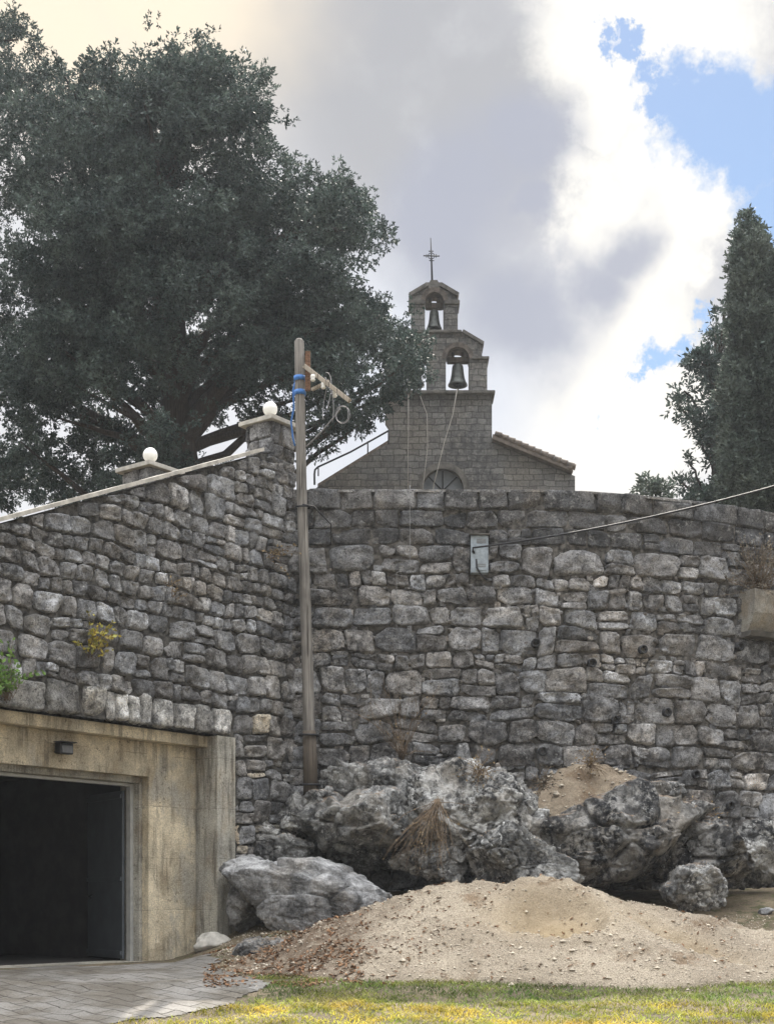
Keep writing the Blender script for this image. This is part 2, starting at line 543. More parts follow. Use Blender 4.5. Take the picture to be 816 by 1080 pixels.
# ------------------------------------------------------------------ site frame
U = np.array([.6, .8, 0.]); N = np.array([.8, -.6, 0.]); Z = np.array([0, 0, 1.])
O = np.array([-5.3, 20.53, 0.])                  # on the face of the sloping wall
REC = .45                                        # the garage front sits this far behind it
def LW(s, z, d=0.):                              # along, up, outwards
    return O + U * s + N * d + Z * z
def s_at(px, d=0.):
    k = (px - CX) / F
    o = O + N * d
    return (k * o[1] - o[0]) / (.6 - .8 * k)
S_END = 6.07
def top_left(s):                                 # sloping top of the stair wall
    return np.minimum(6.95 + (s) * .432, 9.22)

# main wall path (rounded away from us at the right)
_px = np.linspace(-2.6, 16, 400)
_py = 25.35 + .13 * np.maximum(_px - 2.6, 0) ** 1.65 * .92
_seg = np.concatenate([[0], np.cumsum(np.hypot(np.diff(_px), np.diff(_py)))])
def MW(s, z, d=0.):
    s = np.asarray(s, float); z = np.asarray(z, float); d = np.asarray(d, float)
    x = np.interp(s, _seg, _px); y = np.interp(s, _seg, _py)
    e = .05
    tx = np.interp(s + e, _seg, _px) - np.interp(s - e, _seg, _px)
    ty = np.interp(s + e, _seg, _py) - np.interp(s - e, _seg, _py)
    l = np.hypot(tx, ty) + 1e-9
    s, z, d, x, y, tx, ty, l = np.broadcast_arrays(s, z, d, x, y, tx, ty, l)
    return np.stack([x + ty / l * d, y - tx / l * d, z], -1)
def ms_at(px):
    k = (px - CX) / F
    return float(np.interp(k, _px / _py, _seg))
def mz(px, py):
    s = ms_at(px); y = float(np.interp(s, _seg, _py))
    return CAMZ + (HY - py) / F * y
TOPM = CAMZ + (HY - 516) / F * 25.35             # top of the retaining wall

def gz(x, y):
    x = np.asarray(x, float); y = np.asarray(y, float)
    g = np.interp(y, [-400, 5, 12, 16, 18.5, 20.5, 23, 60, 500], [-.6, -.5, -.3, .0, .33, .41, .43, .5, .5])
    side = sstep(-3.4, -1.2, x + (24 - np.minimum(y, 24)) * .15)
    g = g + side * np.interp(y, [20.5, 22.5, 25, 26], [0, .45, 1.1, 1.2])
    near = sstep(-4.2, -2.6, x) * np.interp(y, [22.6, 24.2, 26], [0, .26, .3]) * (1 - side)
    g = g + near
    p = np.stack([x.ravel() * 1.3, y.ravel() * 1.3, np.zeros(x.size)], 1)
    g = g + .035 * fbm(p, 3).reshape(x.shape) * sstep(60, 20, np.abs(y))
    return g

# ------------------------------------------------------------------ masonry
def layout(s0, s1, rows, zb, wr, rng, split=.2, warp=.07, wf=1.0, seed=0.):
    qs = []
    z = zb
    for h in rows:
        s = s0 - rng.uniform(0, .3)
        while s < s1:
            w = h * rng.uniform(*wr)
            w = min(max(w, .16), 1.1)
            r = rng.random()
            if r < split and h > .26:
                m = rng.uniform(.38, .62)
                if rng.random() < .5:
                    qs += [(s, z, s + w, z + h * m), (s, z + h * m, s + w, z + h)]
                else:
                    q = rng.uniform(.35, .65)
                    qs += [(s, z, s + w, z + h * m), (s, z + h * m, s + w * q, z + h), (s + w * q, z + h * m, s + w, z + h)]
            else:
                qs.append((s, z, s + w, z + h))
            s += w
        z += h
    out = []
    for a, b, c, d in qs:
        q = np.array([(a, b), (c, b), (c, d), (a, d)], float)
        p = np.concatenate([q * .9 * wf, np.full((4, 1), seed)], 1)
        p2 = np.concatenate([q * 2.6 * wf, np.full((4, 1), seed + 5)], 1)
        q[:, 0] += warp * perlin(p) + warp * .55 * perlin(p2)
        q[:, 1] += warp * perlin(p + 31) + warp * .6 * perlin(p2 + 31)
        out.append(q)
    return out

NA, NB = 17, 15
_a, _b = np.meshgrid(np.linspace(-1, 1, NA), np.linspace(-1, 1, NB), indexing='ij')
_a = _a.ravel(); _b = _b.ravel()
_a = np.sign(_a) * np.abs(_a) ** .62; _b = np.sign(_b) * np.abs(_b) ** .62
_gf = gridfaces(NA, NB)
def stone(mb, quad, fn, rng, tint, gap=.022, depth=.07, rough=.03, nexp=(5, 14), ang=1.):
    q = np.array(quad, float)
    jw = min(np.ptp(q[:, 0]), np.ptp(q[:, 1]))
    q = q + rng.normal(0, .05 * jw * ang, (4, 2))
    c = q.mean(0)
    w = .5 * (np.linalg.norm(q[1] - q[0]) + np.linalg.norm(q[2] - q[3]))
    h = .5 * (np.linalg.norm(q[3] - q[0]) + np.linalg.norm(q[2] - q[1]))
    if w < .07 or h < .05: return
    th = np.arctan2(_b, _a)
    r = np.maximum(np.abs(_a), np.abs(_b))
    n = rng.uniform(*nexp)
    ct, st = np.abs(np.cos(th)), np.abs(np.sin(th))
    k = np.maximum(ct, st) / (ct ** n + st ** n) ** (1 / n)
    sd = rng.uniform(0, 200)
    wob = 1 + .10 * perlin(np.stack([np.cos(th) * 1.4 + sd, np.sin(th) * 1.4, np.full_like(th, sd)], 1)) \
            + .05 * perlin(np.stack([np.cos(th) * 3.4 + sd, np.sin(th) * 3.4, np.full_like(th, sd + 9)], 1))
    wob = np.minimum(wob, 1.05)
    a = _a * k * (1 - gap / w * 1.5) * wob
    b = _b * k * (1 - gap / h * 1.5) * wob
    for _ in range(int(rng.integers(1, 4)) if ang > .5 else 0):
        ca = math.pi / 4 + rng.integers(0, 4) * math.pi / 2 + rng.normal(0, .3)
        cut = rng.uniform(.84, 1.2)
        val = a * math.cos(ca) + b * math.sin(ca)
        kk = np.where(val > cut, cut / np.maximum(val, .01), 1.)
        a = a * kk; b = b * kk
    u, v = (a + 1) / 2, (b + 1) / 2
    pt = ((1 - u) * (1 - v))[:, None] * q[0] + (u * (1 - v))[:, None] * q[1] + (u * v)[:, None] * q[2] + ((1 - u) * v)[:, None] * q[3]
    D = depth * rng.uniform(.55, 1.35) * min(1, .5 + min(w, h))
    e = rng.uniform(6, 14)
    dome = (1 - np.minimum(r, 1) ** e) ** .45
    hh = D * dome + rng.normal(0, .03) * a * w + rng.normal(0, .035) * b * h
    p3 = np.stack([pt[:, 0], pt[:, 1], np.full(len(pt), sd)], 1)
    hh = hh + rough * dome * (fbm(p3 * 3.4, 4, .6) + 1.1 * np.abs(perlin(p3 * 6.)) - .3 + .5 * np.abs(perlin(p3 * 13.)))
    # a chipped facet on some
    if rng.random() < .6:
        an = rng.uniform(0, 6.28); cut = rng.uniform(.15, .7)
        sl = np.maximum(0, (a * np.cos(an) + b * np.sin(an)) - cut)
        hh = hh - sl * rng.uniform(.04, .13)
    hh = np.where(r > .99, -.05, hh)
    mb.add(fn(pt[:, 0], pt[:, 1], hh), _gf, tint)

def LWv(s, z, d):
    s, z, d = np.broadcast_arrays(np.asarray(s, float), np.asarray(z, float), np.asarray(d, float))
    return O + s[..., None] * U + z[..., None] * Z + d[..., None] * N

def stone_tint(rng, base=.26, warmth=.5):
    g = base * rng.lognormal(0, .30)
    w = rng.random() * warmth
    return 1.1 * np.array([g * (.965 + .14 * w), g * (.995 + .01 * w), g * (1.05 - .15 * w)])

def core(mb, fn, s0, s1, zb, ztf, thick, ds=.12, amp=.02, seed=0.):
    """solid wall body behind the stones: lumpy front sheet, top, back and ends"""
    ns = int((s1 - s0) / ds) + 2
    ss = np.linspace(s0, s1, ns)
    nz = 60
    tt = np.linspace(0, 1, nz)
    S, T = np.meshgrid(ss, tt, indexing='ij')
    zt = np.array([ztf(s) for s in ss])
    Zz = zb + (zt[:, None] - zb) * T
    nn = fbm(np.stack([S.ravel() * 3, Zz.ravel() * 3, np.full(S.size, seed)], 1), 3).reshape(S.shape) * amp
    mb.add(fn(S.ravel(), Zz.ravel(), nn.ravel()), gridfaces(ns, nz))
    v = np.concatenate([fn(ss, zt, nn[:, -1]), fn(ss, zt, -thick), fn(ss, np.full(ns, zb), -thick)])
    f = []
    for i in range(ns - 1):
        f.append((i, i + 1, ns + i + 1, ns + i))
        f.append((ns + i, ns + i + 1, 2 * ns + i + 1, 2 * ns + i))
    mb.add(v, f)
    for s, z in ((s0, zt[0]), (s1, zt[-1])):
        mb.add(fn(np.array([s] * 4), np.array([zb, zb, z, z]), np.array([0, -thick, -thick, 0])), [(0, 1, 2, 3)])

# ---- retaining wall
rng = np.random.default_rng(21)
wall = thing('retaining_wall', 'tall curved retaining wall of rough grey limestone below the church', 'wall', tuple(MW(6, 1.)))
m0 = ms_at(300); m1 = 14.5
cop_h = .37
b1, b2 = .30, .33                                # two dressed dark courses under the coping
zr_top = TOPM - cop_h - b1 - b2
rows = []
z = .6
rr = np.random.default_rng(5)
while z < zr_top - .2:
    h = rr.choice([.2, .26, .34, .42, .5, .58], p=[.12, .17, .25, .24, .14, .08]) * rr.uniform(.92, 1.08)
    if z + h > zr_top - .16: h = zr_top - z
    rows.append(h); z += h
if len(rows) > 4: rows[-1], rows[-3] = rows[-1], rows[-3]
BOX_S, BOX_Z = ms_at(505), mz(505, 586)
def near_fix(q):
    c = q.mean(0)
    if q[:, 1].max() < BOX_Z - .33 or q[:, 1].min() > BOX_Z + .34: return False
    if q[:, 0].max() < BOX_S - .16 or q[:, 0].min() > BOX_S + .16: return False
    if c[0] < BOX_S: q[:, 0] = np.minimum(q[:, 0], BOX_S - .165)
    else: q[:, 0] = np.maximum(q[:, 0], BOX_S + .165)
    return np.ptp(q[:, 0]) < .12
mb = MB()
for q in layout(m0, m1, rows, .6, (.7, 1.9), rng, .3, .125, 1., 3.):
    if near_fix(q): continue
    t = stone_tint(rng, .34, .6)
    rel = (q[:, 1].mean() - 2) / 6
    stone(mb, q, MW, rng, t, rng.uniform(.002, .012), .07, .05, (4, 12))
# chinking stones in the joints
for q in layout(m0, m1, [.15] * 45, .62, (.9, 1.9), rng, 0, .1, 1.6, 40.):
    if rng.random() < .25 or near_fix(q) or q[:, 1].max() > zr_top: continue
    c = q.mean(0); q = c + (q - c) * rng.uniform(.4, .75)
    stone(mb, q, lambda s, z_, d: MW(s, z_, d - .005), rng, stone_tint(rng, .3, .9), .006, .03, .03)
ms = mb.build('rubble_masonry', M['stone'], wall, True, False)
mb = MB()
for q in layout(m0, m1, [b1, b2], zr_top, (1.1, 2.5), rng, .08, .035, 1., 9.):
    if near_fix(q): continue
    stone(mb, q, MW, rng, stone_tint(rng, .15, .4), rng.uniform(.002, .007), .04, .03, (8, 16), .6)
mb.build('dressed_courses', M['stone'], wall, True, False)
mb = MB()
for q in layout(m0, m1, [cop_h], TOPM - cop_h, (1.3, 2.7), rng, 0, .012, 1., 12.):
    stone(mb, q, lambda s, z_, d: MW(s, z_, d + .03), rng, stone_tint(rng, .20, .4), .005, .04, .02, (12, 24), .3)
# top faces of the coping blocks
ss = np.linspace(m0, m1, 160)
tz = TOPM - .012 + .012 * perlin(np.stack([ss * 2, ss * 0, ss * 0], 1))
v = np.concatenate([MW(ss, tz - .05, .05), MW(ss, tz, .03), MW(ss, tz + .01, -.25), MW(ss, tz - .02, -.6)])
f = []
for k in range(3):
    f += [(k * 160 + i, k * 160 + i + 1, (k + 1) * 160 + i + 1, (k + 1) * 160 + i) for i in range(159)]
mb.add(v, f, (.24, .23, .215))
mb.build('coping', M['stone'], wall, True, False)
mb = MB(); core(mb, lambda s, z, d: MW(s, z, np.asarray(d) - .024), m0, m1, .2, lambda s: TOPM - .03, .6, .12, .045, 2.)
mb.build('mortar_core', M['mortar'], wall)
for px, py in ((564, 679), (675, 686), (776, 683), (646, 760), (571, 793), (730, 817), (766, 850), (622, 700), (700, 752)):
    s, z = ms_at(px), mz(px, py)
    c = MW(s, z, .135); ax = MW(s, z, -.25) - c
    mb = MB()
    d = ax / np.linalg.norm(ax); sd = np.cross(d, Z)
    ro, ri = .08, .055
    th = np.arange(14) * 2 * math.pi / 14
    ring = lambda r, o: c + d * o + r * (np.cos(th)[:, None] * sd + np.sin(th)[:, None] * Z)
    v = np.concatenate([ring(ro, .3), ring(ro, 0), ring(ri, 0), ring(ri, .3)])
    f = [(k * 14 + i, k * 14 + (i + 1) % 14, (k + 1) * 14 + (i + 1) % 14, (k + 1) * 14 + i) for k in range(3) for i in range(14)]
    f.append(tuple(range(42, 56)))
    mb.add(v, f)
    mb.build('drain_pipe', M['black'], wall)

# ---- sloping stair wall with the garage front
rng = np.random.default_rng(33)
gar = thing('garage_wall', 'sloping grey stone wall with an open concrete garage doorway in it', 'wall', tuple(LW(1., .41)))
ZL = 4.17                                        # underside of the stonework
SL0 = -5.
S_P0, S_P1 = s_at(228), s_at(247)                # concrete pier
rows = [.36]
z = .36
while z < 5.6:
    h = rng.choice([.22, .28, .34, .4], p=[.22, .32, .3, .16]) * rng.uniform(.92, 1.08)
    rows.append(h); z += h
mb = MB()
for i, q in enumerate(layout(SL0, S_END - .02, rows[1:], ZL + .46, (.72, 1.75), rng, .2, .085, 1.15, 77.)):
    q[:, 0] = np.minimum(q[:, 0], S_END + .01)
    lim = top_left(q[:, 0]) - .03
    if (q[:, 1].min(0) > lim.min() - .08): continue
    q[:, 1] = np.minimum(q[:, 1], lim)
    t = stone_tint(rng, .32, .5)
    if rng.random() < .05: t = t * 1.55
    stone(mb, q, LWv, rng, t, rng.uniform(.006, .018), .065, .042, (4, 11))
# right-hand strip below the lintel line, down to the rocks
rows2 = []
z = .3
while z < ZL + .3:
    h = rng.uniform(.24, .42); rows2.append(h); z += h
for q in layout(S_P1 + .03, S_END - .02, rows2, .3, (.75, 1.6), rng, .2, .07, 1.1, 60.):
    q[:, 0] = np.clip(q[:, 0], S_P1 + .01, S_END + .01)
    if q[:, 1].mean() > ZL + .4: continue
    t = stone_tint(rng, .34, .7)
    if rng.random() < .16: t = t * np.array([1.45, 1.3, 1.05])
    stone(mb, q, LWv, rng, t, rng.uniform(.006, .018), .07, .05)
mb.build('rubble_masonry', M['stone_left'], gar, True, False)
# row of blocks carried over the opening
mb = MB()
edges = [(-30, 47, .22), (49, 86, .2), (87, 111, .42), (112, 121, .5), (122, 135, .6), (136, 147, .6), (148, 160, .44), (161, 182, .42), (183, 204, .5), (205, 224, .26), (225, 243, .55)]
LH = .47
s = SL0
while s < s_at(-30) - .2:
    mb_w = .7
    stone(mb, [(s, ZL), (s + mb_w, ZL), (s + mb_w, ZL + LH), (s, ZL + LH)], LWv, rng, stone_tint(rng, .2, .3), .012, .06, .02, (6, 12)); s += mb_w
for a, b, g in edges:
    a, b = s_at(a), s_at(b)
    dz = rng.uniform(-.02, .05)
    stone(mb, [(a, ZL), (b, ZL + .01), (b, ZL + LH + dz), (a, ZL + LH + dz)], LWv, rng, np.array([g, g * .985, g * .95]) * 1.6, .008, .06, .03, (6, 14), .5)
mb.build('lintel_blocks', M['stone_left'], gar, True, False)
mb = MB()
core(mb, lambda s, z, d: LWv(s, z, np.asarray(d) - .024), SL0, S_END, ZL + .01, lambda s: float(top_left(s)) - .03, .5, .12, .03, 5.)
mb.build('mortar_core', M['mortar_left'], gar)
mb = MB()
core(mb, LWv, S_P1 + .005, S_END - .004, .2, lambda s: ZL + .006, .5, .12, .03, 6.)
mb.build('mortar_core', M['mortar_left'], gar)
# thin coping slab along the slope
mb = MB()
ss = np.linspace(SL0, (9.22 - 6.95) / .432 - .05, 60)
wv = .012 * perlin(np.stack([ss * 1.7, ss * 0, ss * 0 + 4], 1))
prof = [(.07, -.005), (.07, .06), (-.52, .06), (-.52, -.005)]
v = np.concatenate([LWv(ss, top_left(ss) + dz + wv, d) for d, dz in prof])
f = [(k * 60 + i, k * 60 + i + 1, ((k + 1) % 4) * 60 + i + 1, ((k + 1) % 4) * 60 + i) for k in range(4) for i in range(59)]
f += [(0, 60, 120, 180), (59, 119, 179, 239)]
mb.add(v, f, smooth=False)
mb.build('coping_slab', M['coping'], gar)
# concrete parts
AX = np.array([U, N, Z])
def lbox(mb, s0, s1, z0, z1, d0, d1, bev=.012):
    return mb.box(LW((s0 + s1) / 2, (z0 + z1) / 2, (d0 + d1) / 2), (s1 - s0, d1 - d0, z1 - z0), AX, bev=bev)
ZF, ZD = .41, 3.42
SD1 = s_at(157, -REC)                            # right edge of the doorway in the recessed face
SD0 = SD1 - 4.3
lbox(MB(), SL0, S_P0 + .02, ZL - .19, ZL - .006, -.48, -.2).build('slab_edge', M['concrete'], gar)
lbox(MB(), SL0, SD1, ZD, ZL - .19, -REC - .16, -REC).build('lintel', M['concrete'], gar)
lbox(MB(), SD1 + .002, S_P0 - .012, .2, ZL - .19, -REC - .16, -REC - .003).build('jamb', M['concrete'], gar)
lbox(MB(), SL0, SD0, .2, ZD - .002, -REC - .16, -REC - .003).build('jamb', M['concrete'], gar)
lbox(MB(), S_P0, S_P1, .2, ZL - .004, -.9, .035).build('pier', M['concrete_grey'], gar)
# deeper door rebate
lbox(MB(), SD1 - .05, SD1 + .2, .2, ZD - .1, -REC - .62, -REC - .162).build('rebate', M['concrete_grey'], gar)
lbox(MB(), SD0, SD1 + .2, ZD - .1, ZD + .1, -REC - .62, -REC - .163).build('lintel_rebate', M['concrete_grey'], gar)
fr = MB()
lbox(fr, SD1 - .12, SD1 - .052, ZF, ZD - .104, -REC - .4, -REC - .3, .004)
lbox(fr, SD0 + .1, SD1 - .122, ZD - .15, ZD - .104, -REC - .4, -REC - .3, .004)
fr.build('door_frame', M['steel'], gar)
# door leaf swung inwards
hx = LW(SD1 - .135, 0, -REC - .44)
dd = np.array([-.56, .83, 0]); dd /= np.linalg.norm(dd)
dn = np.cross(dd, Z)
DAX = np.array([dd, dn, Z])
leaf = MB().box(hx + dd * .75 + Z * (ZF + 1.42), (1.46, .045, 2.76), DAX, bev=.004)
for k in range(1): pass
leafo = leaf.build('door_leaf', M['door_paint'], gar)
hb = MB()
for zz in (.08, 2.66, 1.3):
    hb.box(hx + dd * .75 - dn * .035 + Z * (ZF + zz + .05), (1.42, .03, .07), DAX, bev=.003)
hb.build('brace', M['door_paint'], leafo)
hh = MB().tube([hx + dd * 1.3 - dn * .03 + Z * 1.45, hx + dd * 1.3 - dn * .1 + Z * 1.47, hx + dd * 1.1 - dn * .1 + Z * 1.5], .014, 8)
hh.build('handle', M['iron'], leafo)
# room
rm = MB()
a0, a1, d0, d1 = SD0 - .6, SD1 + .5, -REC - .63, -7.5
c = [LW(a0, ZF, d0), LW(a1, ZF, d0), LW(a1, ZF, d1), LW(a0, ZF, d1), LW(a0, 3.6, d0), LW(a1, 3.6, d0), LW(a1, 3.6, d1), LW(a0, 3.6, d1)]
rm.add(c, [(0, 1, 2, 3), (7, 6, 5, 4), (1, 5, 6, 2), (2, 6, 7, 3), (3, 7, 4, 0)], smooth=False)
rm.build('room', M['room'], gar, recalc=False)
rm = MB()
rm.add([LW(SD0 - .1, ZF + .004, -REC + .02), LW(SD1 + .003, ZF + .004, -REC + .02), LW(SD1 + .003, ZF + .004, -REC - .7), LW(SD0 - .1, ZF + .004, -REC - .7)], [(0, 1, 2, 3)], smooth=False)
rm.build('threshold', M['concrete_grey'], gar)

# floodlight over the garage
fl_s = s_at(62, -REC); fl_z = ZD + .27
flo = thing('wall_floodlight', 'small black floodlight fixed on the concrete over the garage doorway', 'light', tuple(LW(fl_s, fl_z, -REC)))
hd = MB().box(LW(fl_s, fl_z + .02, -REC + .13), (.27, .12, .17), AX @ np.array(Matrix.Rotation(R(0), 3, 'Z')), bev=.02)
hd.build('housing', M['black'], flo)
MB().box(LW(fl_s + .01, fl_z + .008, -REC + .193), (.2, .012, .11), AX, bev=.003).build('lens', M['glass_dark'], flo)
MB().tube([LW(fl_s - .08, fl_z - .03, -REC + .004), LW(fl_s - .1, fl_z - .02, -REC + .07), LW(fl_s - .08, fl_z + .02, -REC + .12)], .012, 8).build('bracket', M['black'], flo)
hv = MB().box(LW(fl_s, fl_z + .115, -REC + .16), (.3, .2, .014), AX, bev=.003)
hv.build('visor', M['black'], flo)

# ---- lamp pillars
def lamp_pillar(px0, px1, ztop, zbot, d_off, label, seed, s_shift=0.):
    s0, s1 = s_at(px0, d_off), s_at(px1, d_off)
    w = s1 - s0
    t = thing('lamp_pillar', label, 'pillar', tuple(LW((s0 + s1) / 2, zbot, d_off - w / 2)), 'stone pillars with globe lamps')
    r2 = np.random.default_rng(seed)
    mb = MB()
    cc = LW((s0 + s1) / 2, 0, d_off - w / 2)
    for dr, nr in ((U, N), (N, -U), (-U, -N), (-N, U)):
        fn = lambda a, b, h, dr=dr, nr=nr: cc + np.asarray(a)[..., None] * dr + np.asarray(b)[..., None] * Z + (w / 2 + np.asarray(h))[..., None] * nr
        z = zbot
        while z < ztop - .03:
            h = min(r2.uniform(.2, .32), ztop - z)
            if ztop - z - h < .1: h = ztop - z
            cut = r2.uniform(-.35, .35) * w
            for a, b in ((-w / 2, cut), (cut, w / 2)):
                if b - a < .07: continue
                stone(mb, [(a, z), (b, z), (b, z + h), (a, z + h)], fn, r2, stone_tint(r2, .3, .6), .007, .035, .02, (7, 14), .5)
            z += h
    mb.build('masonry', M['stone_left'], t, True, False)
    MB().box(cc + Z * (zbot + ztop) / 2, (w - .02, w - .02, ztop - zbot), AX).build('mortar_core', M['mortar'], t)
    k = MB().box(cc + Z * (ztop + .035), (w + .2, w + .2, .075), AX, bev=.008)
    k.add([cc + (U * a + N * b) * (w / 2 + .06) + Z * (ztop + .073) for a, b in ((-1, -1), (1, -1), (1, 1), (-1, 1))] + [cc + (U * a + N * b) * .1 + Z * (ztop + .16) for a, b in ((-1, -1), (1, -1), (1, 1), (-1, 1))],
          [(0, 1, 5, 4), (1, 2, 6, 5), (2, 3, 7, 6), (3, 0, 4, 7), (4, 5, 6, 7)], smooth=False)
    k.build('cap', M['coping'], t)
    lampo = MB().lathe(cc + Z * (ztop + .155), [(0.001, 0), (.1, 0), (.1, .03), (.07, .06), (.001, .06)], 16).build('lamp_base', M['black'], t)
    g = .13
    pr = [(max(.001, g * math.sin(a)), .05 + g - g * math.cos(a)) for a in np.linspace(.25, math.pi, 13)]
    MB().lathe(cc + Z * (ztop + .155), pr, 24).build('globe', M['globe'], lampo)
    return t
# first: at the upper end of the slope
zt1 = CAMZ + (HY - 449) / F * 25.2
lamp_pillar(286.5, 310, zt1, 8.4, .0, 'tall stone pillar with white globe lamp at the wall corner beside the utility pole', 4)
zt2 = CAMZ + (HY - 496) / F * 25.0
lamp_pillar(158, 187, zt2, 6.5, -1.6, 'low stone pillar with white globe lamp behind the sloping coping', 8)

# ------------------------------------------------------------------ ground
def axis(lo, hi, st, far):
    a = np.arange(lo, hi + st / 2, st)
    e = np.geomspace(1, far, 14)
    return np.concatenate([lo - e[::-1], a, hi + e])
gx, gy = axis(-12, 13, .14, 400), axis(10, 26.5, .14, 400)
GX, GY = np.meshgrid(gx, gy, indexing='ij')
GZ = gz(GX, GY)
# a shaft under the garage floor keeps its room clear
sl = (GX - O[0]) * U[0] + (GY - O[1]) * U[1]; dl = (GX - O[0]) * N[0] + (GY - O[1]) * N[1]
GZ = np.where((dl < -.2) & (dl > -9) & (sl < 5.2) & (sl > -6), np.minimum(GZ, .36), GZ)
mb = MB(); mb.add(np.stack([GX, GY, GZ], -1).reshape(-1, 3), gridfaces(len(gx), len(gy)))
tag(mb.build('ground', M['earth'], None, False, False), kind='structure')

# driveway apron in front of the garage: outline on the ground
def inpoly(pts, poly):
    x, y = pts[:, 0], pts[:, 1]
    ins = np.zeros(len(pts), bool)
    n = len(poly)
    for i in range(n):
        x1, y1 = poly[i]; x2, y2 = poly[(i + 1) % n]
        c = ((y1 > y) != (y2 > y)) & (x < (x2 - x1) * (y - y1) / (y2 - y1 + 1e-12) + x1)
        ins ^= c
    return ins
def G(px, py):                                   # ground point seen there
    Y = 12.
    for _ in range(60):
        z = float(gz(np.array([(px - CX) / F * Y]), np.array([Y]))[0])
        Yn = (CAMZ - z) / max(1e-3, (py - HY) / F)
        Y = .7 * Y + .3 * min(Yn, 26)
    return ((px - CX) / F * Y, Y)
e0 = LW(SD1 + 1.2, 0, -REC + .01)
drive_poly = [tuple(LW(SL0, 0, -REC + .01)[:2]), tuple(e0[:2]), G(232, 1022), G(280, 1034), G(283, 1042), G(262, 1052), G(236, 1062), G(150, 1076), G(90, 1086), (-5.4, 14.), (-14, 12.5)]
dg = .055
xs = np.arange(-14, 0, dg); ys = np.arange(12, 25, dg)
DX, DY = np.meshgrid(xs, ys, indexing='ij')
pts = np.stack([DX.ravel(), DY.ravel()], 1)
jit = fbm(np.concatenate([pts * 2.2, np.zeros((len(pts), 1))], 1), 3) * .16
ins = inpoly(pts + jit[:, None], drive_poly).reshape(DX.shape)
DZ = gz(DX, DY)
far = (DX - O[0]) * N[0] + (DY - O[1]) * N[1]
DZ = DZ + .012
DZ = np.where(far < 1.2, DZ * sstep(-.5, 1.2, far) + (.413) * (1 - sstep(-.5, 1.2, far)), DZ)
idx = -np.ones(DX.shape, int)
fs = ins[:-1, :-1] & ins[1:, :-1] & ins[1:, 1:] & ins[:-1, 1:]
need = np.zeros(DX.shape, bool)
for a in (slice(0, -1), slice(1, None)):
    for b in (slice(0, -1), slice(1, None)): need[a, b] |= fs
idx[need] = np.arange(need.sum())
ii, jj = np.nonzero(fs)
mb = MB(); mb.add(np.stack([DX[need], DY[need], DZ[need]], 1), list(zip(idx[ii, jj], idx[ii + 1, jj], idx[ii + 1, jj + 1], idx[ii, jj + 1])))
tag(mb.build('driveway', M['drive'], None, False, False), kind='structure')

# terrace behind the walls
tx, ty = axis(-30, 20, .4, 160), axis(20, 62, .4, 160)
TX, TY = np.meshgrid(tx, ty, indexing='ij')
sl = (TX - O[0]) * U[0] + (TY - O[1]) * U[1]; dl = (TX - O[0]) * N[0] + (TY - O[1]) * N[1]
TZ = np.where((dl > -2.6) & (sl < 7), np.minimum(top_left(np.maximum(sl, -9)) - 1., 7.9), 7.9)
TZ = np.where((dl <= -2.6) & (sl < 7), np.minimum(7.9, top_left(np.maximum(sl, -9)) - 1. + (-2.6 - dl) * .8), TZ)
my = np.interp(TX, _px, _py, left=99)
ok = ((TY > my + .3) & (TX > -1.5)) | ((dl < -.25) & (TX <= -1.5))
ok |= (TX > 16) & (TY > 45)
TZ = TZ + .04 * fbm(np.stack([TX.ravel(), TY.ravel(), TX.ravel() * 0], 1), 3).reshape(TX.shape)
fs = ok[:-1, :-1] & ok[1:, :-1] & ok[1:, 1:] & ok[:-1, 1:]
need = np.zeros(TX.shape, bool)
for a in (slice(0, -1), slice(1, None)):
    for b in (slice(0, -1), slice(1, None)): need[a, b] |= fs
idx = -np.ones(TX.shape, int); idx[need] = np.arange(need.sum())
ii, jj = np.nonzero(fs)
mb = MB(); mb.add(np.stack([TX[need], TY[need], TZ[need]], 1), list(zip(idx[ii, jj], idx[ii + 1, jj], idx[ii + 1, jj + 1], idx[ii, jj + 1])))
tag(mb.build('terrace', M['earth'], None, False, False), kind='structure')

